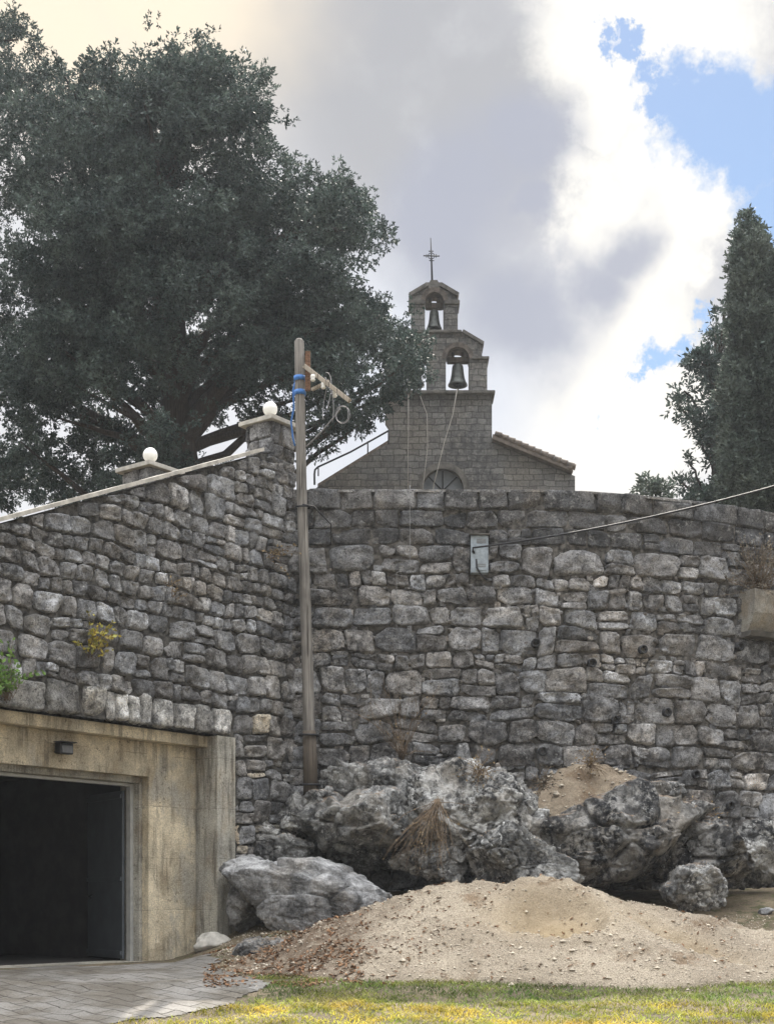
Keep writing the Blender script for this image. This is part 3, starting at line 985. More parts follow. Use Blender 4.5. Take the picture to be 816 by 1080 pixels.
# gravel heap
crest = np.array([(200, 1016), (250, 1004), (300, 986), (340, 970), (380, 957), (416, 943), (444, 933), (481, 928), (538, 925), (570, 925), (600, 927), (640, 937), (690, 951), (731, 961), (775, 971), (816, 980), (900, 1000), (1000, 1015), (1100, 1040)], float)
CRX = (crest[:, 0] - CX) / F * 21.4
CRZ = CAMZ + (HY - crest[:, 1]) / F * 21.4 - .07
def mound_z(x, y):
    g = gz(x, y)
    c = np.interp(x, CRX, CRZ)
    toe = 18.35 + .25 * np.sin(x * 1.1 + 1) + sstep(0, -2.2, x) * 1.9 + sstep(4.2, 6.5, x) * .4
    t = np.clip((y - toe) / (21.4 - toe), 0, 1)
    rise = t ** .8 * (1 - .18 * np.sin(t * math.pi))
    lf = x + .22 * fbm(np.stack([x.ravel() * 1.7, y.ravel() * 1.7, 0 * x.ravel() + 8], 1), 3).reshape(x.shape)
    lf = sstep(-2.5, -1.35, lf)
    rise = rise * lf
    z = g * (1 - rise) + c * rise
    z = np.where(y > 21.4, np.maximum(c - (y - 21.4) * .12, g - .1), z)
    # scooped hollow and a runnel at the right
    hx, hy = (580 - CX) / F * 20.4, 20.3
    hr = np.hypot((x - hx) / .85, (y - hy) / .75)
    z = z - .34 * (1 - sstep(.55, 1.12, hr + .12 * np.sin(4 * x))) + .03 * np.exp(-((hr - 1.35) / .35) ** 2)
    gx_ = (725 - CX) / F * 20.2
    z = z + .16 * np.exp(-((x - gx_ + 1.1 + (y - 20) * .5) / .5) ** 2 - ((y - 20.) / 1.2) ** 2) - .34 * np.exp(-((x - gx_ + (y - 20) * .5) / .4) ** 2 - ((y - 20.2) / .9) ** 2)
    p = np.stack([x.ravel() * 1.6, y.ravel() * 1.6, np.zeros(x.size)], 1)
    z = z + (.085 * fbm(p, 3) + .05 * fbm(p * 4.5, 4) + .02 * np.abs(perlin(p * 11))).reshape(x.shape) * sstep(0, .3, t) * lf - .07 * (1 - sstep(0, .15, lf))
    return np.where(t <= 0, g - .06, np.maximum(np.where(y > 21.4, z * lf + (g - .07) * (1 - lf), z), g - .07)), t, np.exp(-hr ** 2 * 1.1), np.exp(-((x - gx_ + (y - 20) * .5) / .45) ** 2 - ((y - 20.2) / .8) ** 2)
hxs = np.arange(-2.85, 11, .05); hys = np.arange(18, 24.6, .05)
HX, HYY = np.meshgrid(hxs, hys, indexing='ij')
HZ, HT, h1, h2 = mound_z(HX, HYY)
sand = 1 - np.clip(h1 * 1.0 + h2 * .8, 0, .95)
soil = sstep(.15, -.85, HX + .6 * fbm(np.stack([HX.ravel() * 1.5, HYY.ravel() * 1.5, HX.ravel() * 0 + 3], 1), 4).reshape(HX.shape) - (HYY - 20) * .12)
soil = np.maximum(soil, sstep(21.5, 22.3, HYY + .3 * np.sin(HX * 2.3)))
HZ = HZ + sstep(21.5, 22.3, HYY) * .09 * fbm(np.stack([HX.ravel() * 3, HYY.ravel() * 3, HX.ravel() * 0 + 1], 1), 4).reshape(HX.shape)
mb = MB(); mb.add(np.stack([HX, HYY, HZ], -1).reshape(-1, 3), gridfaces(len(hxs), len(hys)), np.stack([sand.ravel(), soil.ravel(), 0 * sand.ravel()], 1))
heap = mb.build('gravel_heap', M['mound'], None, True, False)
tag(heap, 'broad pale gravel heap with a scooped sandy hollow in front of the boulders', 'gravel heap')

# ------------------------------------------------------------------ rocks
_bm = bmesh.new(); bmesh.ops.create_icosphere(_bm, subdivisions=6, radius=1)
_bm.verts.index_update()
ICO_V = np.array([v.co[:] for v in _bm.verts]); ICO_F = [[v.index for v in f.verts] for f in _bm.faces]
_bm.free()
_bm = bmesh.new(); bmesh.ops.create_icosphere(_bm, subdivisions=4, radius=1)
_bm.verts.index_update()
ICO4_V = np.array([v.co[:] for v in _bm.verts]); ICO4_F = [[v.index for v in f.verts] for f in _bm.faces]
_bm.free()
def rock(name, label, c, size, seed, mat, cat='boulder', planes=14, amp=.16, pit=0., rot=0., tilt=0., lo=False, sharp=34., group=None, crag=2.2):
    r = np.random.default_rng(seed)
    V = ICO4_V if lo else ICO_V
    pn = r.normal(size=(planes, 3)); pn /= np.linalg.norm(pn, axis=1)[:, None]
    ph = r.uniform(.68, 1.02, planes)
    d = V @ pn.T
    rad = ph / np.maximum(d, .12)
    rad = (np.sum(np.minimum(rad, 3.) ** -sharp, 1)) ** (-1 / sharp)
    rad = np.minimum(rad, 1.25)
    v = V * rad[:, None]
    s = np.array(size) / 2
    v = v * s
    Rm = np.array(Matrix.Rotation(rot, 3, 'Z') @ Matrix.Rotation(tilt, 3, 'Y')).T
    v = v @ Rm
    w = v + seed * 7.1
    sc = float(np.mean(s))
    nrm = V
    rid = 1 - 2 * np.abs(perlin(w * 1.3 / max(sc, .25)))
    disp = amp * sc * (.5 * fbm(w * .9 / max(sc, .25), 4) + .25 * rid) + .02 * min(sc, 1) * fbm(w * 6, 4)
    f1, f2, cid = worley(w * np.array([.8, .8, 1.25]) * 1.25 / max(sc, .3) + .16 * fbm(w * 1.4, 2)[:, None])
    disp = disp + sc * amp * 1.25 * (cid - .5) * sstep(.0, .08, f2 - f1) - .09 * min(sc, 1) * (1 - sstep(.0, .07, f2 - f1))
    f1, f2, cid = worley(w * 4.3 / max(sc, .4) + .25 * fbm(w * 4., 2)[:, None] + 40)
    disp = disp + sc * amp * .2 * crag * (cid - .5) * sstep(.0, .2, f2 - f1) - .025 * crag * min(sc, 1) * (1 - sstep(.0, .12, f2 - f1))
    if pit:
        cav = perlin(w * 4.2) + .6 * perlin(w * 8.)
        disp = disp - pit * sstep(.12, .5, cav)
    v = v + nrm * disp[:, None]
    mb = MB(); mb.add(v + np.asarray(c), ICO4_F if lo else ICO_F)
    o = mb.build(name, mat, None, False, False)
    bpy.context.view_layer.update()
    tag(o, label, cat, group)
    return o
def rk(px, py, Y, wpx, hpx, dep, **k):
    return P(px, py, Y), (wpx / F * Y, dep, hpx / F * Y)
def boulder(name, label, px, py, Y, wpx, hpx, dep, seed, mat, **k):
    c, s = rk(px, py, Y, wpx, hpx, dep)
    return rock(name, label, c, s, seed, mat, **k)
boulder('boulder', 'massive grey boulder jutting from the wall foot right of the pole', 386, 870, 24.5, 136, 84, 2.1, 3, M['rock_grey'], amp=.2, rot=.2)
boulder('boulder', 'weathered grey outcrop block set under the wall above the massive grey boulder', 400, 834, 25.1, 130, 60, 1.3, 31, M['rock_grey'], amp=.2)
boulder('rock_slab', 'smooth pale grey rock slab lying left of the gravel heap', 334, 952, 23.4, 182, 68, 1.9, 12, M['rock_slab'], amp=.13, planes=8, tilt=.16, cat='rock', crag=.9)
boulder('boulder', 'dark angular boulder wedged against the concrete pier', 268, 945, 23.9, 50, 84, 1.2, 14, M['rock_slab'], amp=.16)
boulder('boulder', 'pitted black and white boulder with dry vines on its left side', 492, 872, 24.0, 122, 94, 1.9, 5, M['rock_pit'], amp=.26, pit=.13, rot=.4, crag=2.)
boulder('boulder', 'pitted knob of rock just under the wall above the wedge boulder', 530, 838, 24.4, 70, 62, 1.3, 25, M['rock_pit'], amp=.26, pit=.12, crag=2.)
boulder('boulder', 'pale wedge shaped boulder at the crest of the gravel heap', 548, 908, 22.9, 104, 62, 1.2, 8, M['rock_grey'], amp=.2, planes=8, tilt=.25)
boulder('boulder', 'largest dark boulder with earth on top in the middle of the outcrop', 652, 890, 24.0, 180, 100, 2.4, 17, M['rock_dark'], amp=.16, planes=12, rot=.3)
boulder('boulder', 'rounded dark boulder forming the right end of the outcrop', 728, 898, 24.2, 92, 74, 2., 22, M['rock_dark'], amp=.16, rot=.8)
boulder('boulder', 'small split grey boulder resting at the right behind the gravel heap', 730, 938, 22.9, 58, 46, .9, 27, M['rock_grey'], amp=.26, planes=9)
boulder('boulder', 'low dark rock under the wedge shaped boulder and the largest boulder', 600, 915, 23.5, 80, 40, 1., 29, M['rock_dark'], amp=.25)
boulder('rock_ledge', 'low mossy rock ledge in front of the smooth slab', 286, 1006, 21.7, 92, 44, 1.0, 35, M['rock_dark'], amp=.22, cat='rock')
boulder('stone_block', 'squared pale stone block lying at the foot of the concrete pier', 224, 997, 23.2, 36, 22, .45, 41, M['coping'], amp=.06, planes=7, lo=True, cat='stone')
boulder('stone', 'small pale loose stone on the ground at the right edge', 806, 962, 23.6, 16, 9, .25, 43, M['rock_slab'], lo=True, cat='stone')
for i, (px, py, w, h, Y, lb) in enumerate((
        (312, 862, 34, 40, 24.7, 'upright pale rubble stone under the foot of the utility pole'),
        (338, 848, 36, 30, 24.6, 'rounded rubble stone right under the base of the utility pole'),
        (306, 896, 38, 34, 24.4, 'grey rubble stone between the pier side and the massive boulder'),
        (283, 890, 30, 40, 24.7, 'squat rubble stone low beside the concrete pier'),
        (440, 905, 46, 26, 23.9, 'flat grey rock in the shaded gap under the massive boulder'),
        (470, 905, 40, 44, 23.6, 'narrow pitted rock beneath the pitted black and white boulder'),
        (784, 905, 60, 60, 25.0, 'dark rock at the wall foot beyond the rounded end boulder'),
        (690, 842, 60, 34, 24.9, 'flat grey rock against the wall above the rounded end boulder'))):
    boulder('rubble_stone', lb, px, py, Y, w, h, .7, 50 + i, M['rock_grey'] if i % 3 else M['rock_pit'], amp=.22, lo=False, cat='rock', planes=10)
for i, (px, py, w, h, dp) in enumerate(((350, 842, 70, 44, .5), (440, 846, 70, 36, .6), (470, 826, 50, 30, .5), (800, 900, 70, 60, .6), (330, 880, 60, 60, .5))):
    s_, z_ = ms_at(px), mz(px, py)
    c_ = MW(s_, z_, .12)
    r_ = rock('footing_rock', None, c_, (w / F * c_[1], dp, h / F * c_[1]), 70 + i, M['rock_pit'] if i % 2 else M['rock_grey'], None, 10, .26)
    r_.parent = wall; r_.matrix_parent_inverse = Matrix.Translation(-Vector(wall.location))
# earth banked on top of the outcrop against the wall
bx, by = np.meshgrid(np.linspace(-1, 1, 60), np.linspace(0, 1, 30), indexing='ij')
cpt = P(640, 835, 24.6)
ex = cpt[0] + bx * 1.75
ey = 23.9 + by * 1.6
ez = 2.2 + (CAMZ + (HY - 806) / F * 25.3 - 2.2) * sstep(-.1, 1, by) * (1 - np.abs(bx + .1) ** 2.2 * .8)
ez = ez + .15 * fbm(np.stack([ex.ravel() * 2, ey.ravel() * 2, ex.ravel() * 0], 1), 4).reshape(ex.shape)
mb = MB(); mb.add(np.stack([ex, ey, ez], -1).reshape(-1, 3), gridfaces(60, 30), (.8, .45, 0))
BANK = np.stack([ex, ey, ez], -1).reshape(-1, 3)
tag(mb.build('earth_bank', M['mound'], None, True, False), kind='structure')

# ------------------------------------------------------------------ utility pole
PY = 24.85
pb = P(327, 838, PY); ptp = P(315, 360, PY)
pole = thing('utility_pole', 'leaning weathered wooden utility pole in the corner between the two walls', 'utility pole', tuple(pb))
PR0, PR1 = .108, .082
tt = np.linspace(-.02, 1, 14)
pts = np.array([pb + (ptp - pb) * t for t in tt]) + np.stack([.012 * np.sin(tt * 7), 0 * tt, 0 * tt], 1)
pr = PR0 + (PR1 - PR0) * tt
MB().tube(np.concatenate([pts, [pts[-1] + Z * .04]]), np.concatenate([pr, [PR1 * .6]]), 18).build('pole', M['pole'], pole)
def at(py): return pb + (ptp - pb) * ((838 - py) / 478.)
mb = MB().tube([at(842) + [.02, -.13, 0], at(800) + [.02, -.135, 0], at(772) + [.02, -.13, 0]], [.13, .125, .115], 10)
mb.build('stub_post', M['post'], pole)
for py, rr_ in ((535, .016), (776, .02), (828, .02)):
    c = at(py); a = np.linspace(0, 2 * math.pi, 25)
    rb = .125 if py < 700 else .17
    ring = np.stack([c[0] + rb * np.cos(a) + (0 if py < 700 else .012), c[1] + (rb * (1 if py < 700 else 1.25)) * np.sin(a) - (0 if py < 700 else .06), np.full(25, c[2]) + .01 * np.sin(a)], 1)
    MB().tube(ring, rr_, 6).build('strap', M['iron'], pole)
for p0, p1 in ((397, 402), (412, 417)):
    c0, c1 = at(p1), at(p0)
    MB().tube([c0, c1], .104, 18).build('blue_tape', M['blue'], pole)
# bracket: short upright, sloping arm, brace
up0, up1 = P(323.5, 412, PY - .08), P(322, 371, PY - .08)
MB().box((up0 + up1) / 2 + [.03, 0, 0], (.09, .08, up1[2] - up0[2]), bev=.006).build('bracket_post', M['rust'], pole)
def beam(mb, a, b, w, h):
    a, b = np.asarray(a), np.asarray(b)
    x = b - a; L = np.linalg.norm(x); x = x / L
    y = np.cross(Z, x); y /= np.linalg.norm(y); z = np.cross(x, y)
    return mb.box((a + b) / 2, (L, w, h), np.array([x, y, z]), bev=min(w, h) * .12)
beam(MB(), P(321, 386, PY - .16), P(369, 423, PY - .5), .07, .075).build('bracket_arm', M['bracket'], pole)
beam(MB(), P(329, 411, PY - .1), P(347, 402, PY - .28), .05, .05).build('bracket_brace', M['bracket'], pole)
for px, py in ((330, 391), (341, 399), (353, 408)):
    c = P(px, py + 5, PY - .3)
    MB().lathe(c + Z * -.1, [(.001, 0), (.03, 0), (.045, .03), (.03, .05), (.045, .07), (.035, .11), (.001, .12)], 12).build('insulator', M['porcelain'], pole)
# blue hose behind the pole, wires
w = MB()
w.tube([P(312, 400, PY + .1), P(309, 412, PY + .1), P(310, 430, PY + .12), P(307, 445, PY + .12), P(309, 462, PY + .1), P(311, 470, PY + .05)], .017, 6)
tag(w.build('blue_hose', M['blue']), 'short blue hose hanging from the taped band on the utility pole', 'hose')
def sag(a, b, s, n=20):
    a, b = np.asarray(a), np.asarray(b)
    t = np.linspace(0, 1, n)
    p = a + (b - a) * t[:, None]
    p[:, 2] -= s * 4 * t * (1 - t)
    return p
w = MB().tube(sag(P(323, 471, PY - .08), P(359, 431, PY - .45), .03), .012, 6)
tag(w.build('stay_wire', M['wire']), 'pale stay wire running from the pole up to the end of its bracket', 'wire')
r2 = np.random.default_rng(9)
w = MB()
for k in range(3):
    a = P(r2.uniform(328, 345), r2.uniform(392, 412), PY - .25); b = P(r2.uniform(330, 364), r2.uniform(412, 455), PY - .4)
    mid = (a + b) / 2 + r2.normal(0, .12, 3)
    t = np.linspace(0, 1, 12)[:, None]
    w.tube((1 - t) ** 2 * a + 2 * t * (1 - t) * mid + t * t * b, .007, 5)
a = np.linspace(0, 4 * math.pi, 50)
cc = P(361, 437, PY - .45)
w.tube(np.stack([cc[0] + (.12 + .02 * np.sin(a * 1.7)) * np.cos(a), cc[1] + .05 * np.sin(a * .8), cc[2] + .15 * np.sin(a)], 1), .007, 5)
tag(w.build('wire_tangle', M['wire']), 'tangle of old loose wires hanging from the bracket of the utility pole', 'wires')
w = MB().tube(np.array([P(319, 532, PY - .13), P(331, 534, PY - .1), P(342, 546, PY + .2), P(349, 553, 25.2), P(349, 575, 25.22)]), .012, 6)
tag(w.build('loose_cable', M['cable']), 'short black cable from the pole strap drooping onto the retaining wall', 'cable')

# ---- meter box on the wall
bs, bz = BOX_S, BOX_Z
bo = thing('meter_box', 'narrow light grey metal meter box set in the retaining wall', 'utility box', tuple(MW(bs, bz - .32, .0)))
bt = MW(bs + .1, 0, 0) - MW(bs - .1, 0, 0); bt /= np.linalg.norm(bt); bn = -np.cross(Z, bt) * -1
bn = np.array([bt[1], -bt[0], 0]); BAX = np.array([bt, bn, Z])
MB().box(MW(bs, bz, .0), (.31, .24, .66), BAX, bev=.008).build('case', M['box'], bo)
dr = MB().box(MW(bs + .03, bz - .06, .124), (.2, .02, .46), BAX, bev=.005)
dro = dr.build('door', M['box'], bo)
lv = MB()
for k in range(3): lv.box(MW(bs + .03, bz + .20 + k * .03, .124), (.17, .012, .012), BAX)
lv.build('louvre', M['wire'], bo)
lv = MB()
for k in range(2): lv.box(MW(bs + .03, bz - .22 + k * .035, .136), (.16, .008, .01), BAX)
lv.build('louvre', M['wire'], bo)
MB().box(MW(bs - .1, bz + .03, .126), (.03, .02, .05), BAX, bev=.003).build('lock', M['iron'], bo)
MB().box(MW(bs, bz + .345, .05), (.37, .24, .022), BAX, bev=.004).build('hood', M['cornice'], bo)
# cables
w = MB()
A = MW(bs - .12, bz + .1, .16)
B = P(816, 515, 23.5); C_ = P(1000, 455, 21.8)
t = np.linspace(0, 1, 40)[:, None]
w.tube(np.concatenate([[MW(bs - .12, bz + .02, .14)], sag(A, B + (C_ - B) * 1., .22, 40)]), .017, 6)
tag(w.build('overhead_cable', M['cable']), 'long black overhead cable sagging from the meter box to the right', 'cable')
w = MB().tube([MW(bs - .06, bz - .1, .15), MW(bs - .05, bz - .25, .16), MW(bs + .02, bz - .37, .15), MW(bs + .1, bz - .43, .13), MW(bs + .14, bz - .45, .05)], .016, 6)
tag(w.build('drop_cable', M['cable']), 'short black cable curling out below the meter box', 'cable')
w = MB().tube(np.array([MW(ms_at(432), mz(432, y), .13 + .01 * math.sin(y)) for y in np.linspace(514, 600, 14)] + [MW(ms_at(418), mz(418, y), .14 + .01 * math.sin(y)) for y in np.linspace(606, 672, 10)]), .006, 5)
tag(w.build('hanging_wire', M['wire']), 'thin grey wire hanging down the face of the retaining wall left of the meter box', 'wire')

# ---- stone trough on the wall at the right
ts, tz0, tz1 = ms_at(800), mz(800, 670), mz(800, 628)
tro = thing('wall_trough', 'weathered concrete trough jutting from the retaining wall below a dry bush', 'trough', tuple(MW(ts, tz0, 0)))
L0, L1 = ms_at(779), ms_at(779) + 1.35
mb = MB()
prof = [(-.1, tz1), (.42, tz1), (.44, tz1 - .1), (.42, tz1 - .42), (.36, tz1 - .56), (.2, tz0 - .03), (-.1, tz0 - .06)]
sl_ = np.linspace(L0, L1, 14)
v = np.concatenate([MW(np.full(len(prof), s), np.array([z for _, z in prof]), np.array([d for d, _ in prof])) for s in sl_])
v = v + .012 * np.stack([fbm(v * 4 + k * 9, 3) for k in range(3)], 1)
npf = len(prof)
f = [(i * npf + k, (i + 1) * npf + k, (i + 1) * npf + (k + 1) % npf, i * npf + (k + 1) % npf) for i in range(13) for k in range(npf)]
f += [tuple(range(npf)), tuple(13 * npf + k for k in range(npf))[::-1]]
mb.add(v, f, smooth=False)
mb.build('basin', M['trough'], tro)
mb = MB()
v = np.concatenate([MW(sl_, tz0 - .1, -.05), MW(sl_, tz0 - .09, .3), MW(sl_, tz0 + .0, .34), MW(sl_, tz0 + .01, -.05)])
mb.add(v, [(k * 14 + i, k * 14 + i + 1, ((k + 1) % 4) * 14 + i + 1, ((k + 1) % 4) * 14 + i) for k in range(4) for i in range(13)] + [(0, 14, 28, 42), (13, 27, 41, 55)], smooth=False)
mb.build('corbel', M['cornice'], tro)

# ------------------------------------------------------------------ church
CY = 46.
def K(px, py): return ((px - CX) / F * CY, CAMZ + (HY - py) / F * CY)
def cfn(dy=0.):
    return lambda a, b, y: (a, CY + y + dy, b)
church = thing('stone_church', 'small stone church with a gabled front and stepped bell gable', 'church', (K(464, 513)[0], CY, 7.9))
def arch(px0, px1, pys, pyt, n=12):
    """opening outline: sill at pys, crown at pyt"""
    cx, r = (px0 + px1) / 2, (px1 - px0) / 2
    pts = [K(px0, pys), K(px1, pys)]
    for i in range(n + 1):
        a = math.pi * i / n
        pts.append(K(cx + r * math.cos(a), pyt + r - r * math.sin(a)))
    return pts
def lun(cx, cy, r, n=20):
    return [K(cx + r * math.cos(math.pi * i / n), cy - r * math.sin(math.pi * i / n)) for i in range(n + 1)]
# gable wall
gw = [K(333, 740), K(606, 740), K(606, 502), K(597, 499), K(520, 467), K(410, 467), K(337, 512), K(333, 515)]
lw_h = lun(467, 516, 28)
lw_h = lw_h[:1] + lw_h[1:] + [K(439, 560), K(495, 560)]
MB().prism(gw, [lw_h], 0, .6, cfn()).build('gable_wall', M['ashlar'], church)
# window with surround
win = MB()
ro, ri = 28, 21.5
o_, i_ = lun(467, 516, ro), lun(467, 516, ri)
v = []
for (x, z) in o_: v.append((x, CY - .04, z))
for (x, z) in i_: v.append((x, CY - .04, z))
for (x, z) in o_: v.append((x, CY + .3, z))
for (x, z) in i_: v.append((x, CY + .3, z))
n_ = len(o_)
f = []
for i in range(n_ - 1):
    f += [(i, i + 1, n_ + i + 1, n_ + i), (n_ + i, n_ + i + 1, 3 * n_ + i + 1, 3 * n_ + i), (i, i + 1, 2 * n_ + i + 1, 2 * n_ + i)]
win.add(v, f, smooth=False)
xa, _ = K(439, 0); xb, _ = K(445.5, 0)
for a, b in ((439, 445.5), (488.5, 495)):
    c0, c1 = K(a, 560), K(b, 516)
    win.box(((c0[0] + c1[0]) / 2, CY + .13, (c0[1] + c1[1]) / 2 - .003), (c1[0] - c0[0], .34, c1[1] - c0[1]))
wno = win.build('window', M['cornice'], church)
pane = MB().prism(lun(467, 516, 22) + [K(445, 560), K(489, 560)], [], .2, .24, cfn())
pane.build('pane', M['pane'], wno)
mu = MB()
for a in (0, 45, 90, 135, 180):
    d = np.array([math.cos(R(a)), 0, math.sin(R(a))])
    c = np.array([K(467, 516)[0], CY + .18, K(467, 516)[1]])
    mu.tube([c, c + d * 21 / F * CY], .022, 5)
mu.tube([np.array([K(445.5, 516)[0], CY + .18, K(0, 516)[1]]), np.array([K(488.5, 516)[0], CY + .18, K(0, 516)[1]])], .025, 5)
mu.build('mullion', M['iron'], wno)
# bell gable: three stages
t1 = [K(409, 520), K(518.5, 520), K(518.5, 415), K(409, 415)]
t1 = [K(409, 468), K(518.5, 468), K(518.5, 416), K(401.5, 416), K(401.5, 440), K(405, 452)]
t1 = [K(410, 484), K(518.5, 484), K(518.5, 415.5), K(402, 415.5), K(402, 484)]
bg = MB()
bg.prism([K(410, 484), K(518.5, 484), K(518.5, 415.5), K(406, 415.5), K(406, 440), K(410, 446)], [], -.003, .75, cfn())
st2 = [K(406, 415.6), K(513.5, 415.6), K(513.5, 378), K(508, 378), K(508, 362), K(500, 360), K(487, 350), K(432, 350), K(420, 360), K(412, 362), K(412, 378), K(406, 378)]
bg.prism(st2, [arch(470, 495, 414.8, 366), arch(425, 450, 414.8, 366)], -.02, .7, cfn())
st3 = [K(433.5, 350.1), K(482.5, 350.1), K(482.5, 318), K(481, 310), K(466, 301), K(449, 301), K(434.5, 310), K(433.5, 318)]
bg.prism(st3, [arch(448, 468, 349.6, 308)], 0, .66, cfn())
bgo = bg.build('bell_gable', M['ashlar_dark'], church)
# brick arches, a little proud inside the openings
for p0, p1, ps, ptop in ((470, 495, 414, 366), (425, 450, 414, 366), (448, 468, 349, 308)):
    mb = MB(); cx, r = (p0 + p1) / 2, (p1 - p0) / 2
    n_ = 14
    rings = []
    for rr_, y in ((r + 4.5, -.045), (r - .4, -.045), (r - .4, .68), (r + 4.5, .68)):
        rings += [(K(cx + rr_ * math.cos(math.pi * i / n_), ptop + r - rr_ * math.sin(math.pi * i / n_))[0], CY + y, K(0, ptop + r - rr_ * math.sin(math.pi * i / n_))[1]) for i in range(n_ + 1)]
    m_ = n_ + 1
    f = [(k * m_ + i, k * m_ + i + 1, (k + 1) * m_ + i + 1, (k + 1) * m_ + i) for k in range(3) for i in range(n_)]
    mb.add(rings, f, smooth=False)
    mb.build('brick_arch', M['brickred'], bgo)
# ledges / cornices
def ledge(p0, p1, py0, py1, out=.1, back=.8):
    a, b = K(p0, py1), K(p1, py0)
    return MB().box(((a[0] + b[0]) / 2, CY + (back - out) / 2, (a[1] + b[1]) / 2), (b[0] - a[0], back + out, b[1] - a[1]), bev=.025)
ledge(400, 521.5, 413.5, 417, .2, .85).build('cornice', M['cornice'], bgo)
for a, b in ((497.5, 515.5), (403, 422)):
    ledge(a, b, 376.6, 379.6, .1, .76).build('cornice', M['cornice'], bgo)
for a, b in ((506, 510), (410.5, 414)):
    ledge(a, b, 360.5, 364, .09, .74).build('cornice', M['cornice'], bgo)
ledge(429, 486.5, 349, 352, .12, .78).build('cornice', M['cornice'], bgo)
for a, b in ((468.6, 484.6), (431, 447.4)):
    ledge(a, b, 317, 321.5, .08, .72).build('cornice', M['cornice'], bgo)
for sg in (1, -1):
    c = 457.5
    a, b = K(c + sg * 7, 300.6), K(c + sg * 25.5, 311.6)
    mb = MB(); beam(mb, (a[0], CY + .33, a[1]), (b[0], CY + .33, b[1]), .86, .13)
    mb.build('cornice', M['cornice'], bgo)
    a, b = K(460 + sg * 27.5, 349.5), K(460 + sg * 49.5, 362.5)
    mb = MB(); beam(mb, (a[0], CY + .34, a[1]), (b[0], CY + .34, b[1]), .84, .11)
    mb.build('cornice', M['cornice'], bgo)
fin = MB().prism([K(448.5, 303), K(466.5, 303), K(466.5, 297), K(462.5, 297), K(461, 294.5), K(454, 294.5), K(452.5, 297), K(448.5, 297)], [], .05, .6, cfn())
fin.build('finial_block', M['cornice'], bgo)
# iron cross
def kp(px, py, y=.33): x, z = K(px, py); return np.array([x, CY + y, z])
cr = MB()
cr.tube([kp(456, 295), kp(455.2, 270), kp(454.3, 246)], [.035, .028, .014], 8)
cr.tube([kp(446.5, 264.8), kp(463.7, 265.2)], .02, 6)
for px, py in ((454.8, 260), (455.3, 270)):
    cr.tube([kp(px - 2.6, py), kp(px + 2.6, py)], .016, 6)
for px in (450, 460):
    cr.tube([kp(px, 263.2), kp(px, 266.8)], .015, 6)
cr.lathe(kp(456, 295) - Z * .05, [(.12, 0), (.1, .06), (.04, .1)], 10)
a = np.linspace(0, 2 * math.pi, 20); cc = kp(455, 265)
cr.tube(np.stack([cc[0] + .1 * np.cos(a), cc[1] + 0 * a, cc[2] + .1 * np.sin(a)], 1), .014, 5)
cr.build('iron_cross', M['iron'], church)
# roof and nave behind
rf = MB()
RB = 14.
def rslab(p0, p1, th=.16, over=-.25):
    (x0, z0), (x1, z1) = K(*p0), K(*p1)
    v = [(x0, CY + over, z0), (x1, CY + over, z1), (x1, CY + RB, z1), (x0, CY + RB, z0)]
    v += [(x, y, z + th) for x, y, z in v]
    rf.add(v, [(0, 1, 2, 3), (4, 5, 6, 7), (0, 1, 5, 4), (1, 2, 6, 5), (2, 3, 7, 6), (3, 0, 4, 7)], smooth=False)
rslab((519, 465.5), (603, 499.8)); rslab((335, 513.5), (409, 467.6), .1, .0)
v0 = [K(412, 465), K(464, 445), K(519, 465)]
rf.prism([K(410, 467.5), K(519, 466), K(464, 442)], [], .8, RB, cfn())
rfo = rf.build('roof', M['tile'], church)
tl = MB()
for k in range(13):                               # verge tiles along the right slope
    t = k / 12.
    a = np.array([K(521, 464)[0], CY - .3, K(521, 464)[1] + .14]); b = np.array([K(604, 499)[0], CY - .3, K(604, 499)[1] + .14])
    c0 = a + (b - a) * t; c1 = a + (b - a) * min(1.02, t + 1 / 12.) - Z * .02
    tl.tube([c0 + [0, .1, 0], c1 + [0, .1, .03]], [.085, .11], 10)
tl.tube([np.array([K(598, 497)[0], CY - .2, K(598, 497)[1]]), np.array([K(602, 497.5)[0], CY - .2, K(602, 496.5)[1] + .05]), np.array([K(604, 494)[0], CY - .2, K(604, 492.5)[1]])], [.11, .09, .03], 8)
tl.build('verge_tile', M['tile'], rfo)
nv = MB()
x0, x1 = K(340, 0)[0], K(597, 0)[0]
nv.box(((x0 + x1) / 2, CY + .6 + (RB - .7) / 2, (7.7 + K(0, 514)[1]) / 2), (x1 - x0, RB - .7, K(0, 514)[1] - 7.7))
nv.build('nave', M['ashlar'], church)

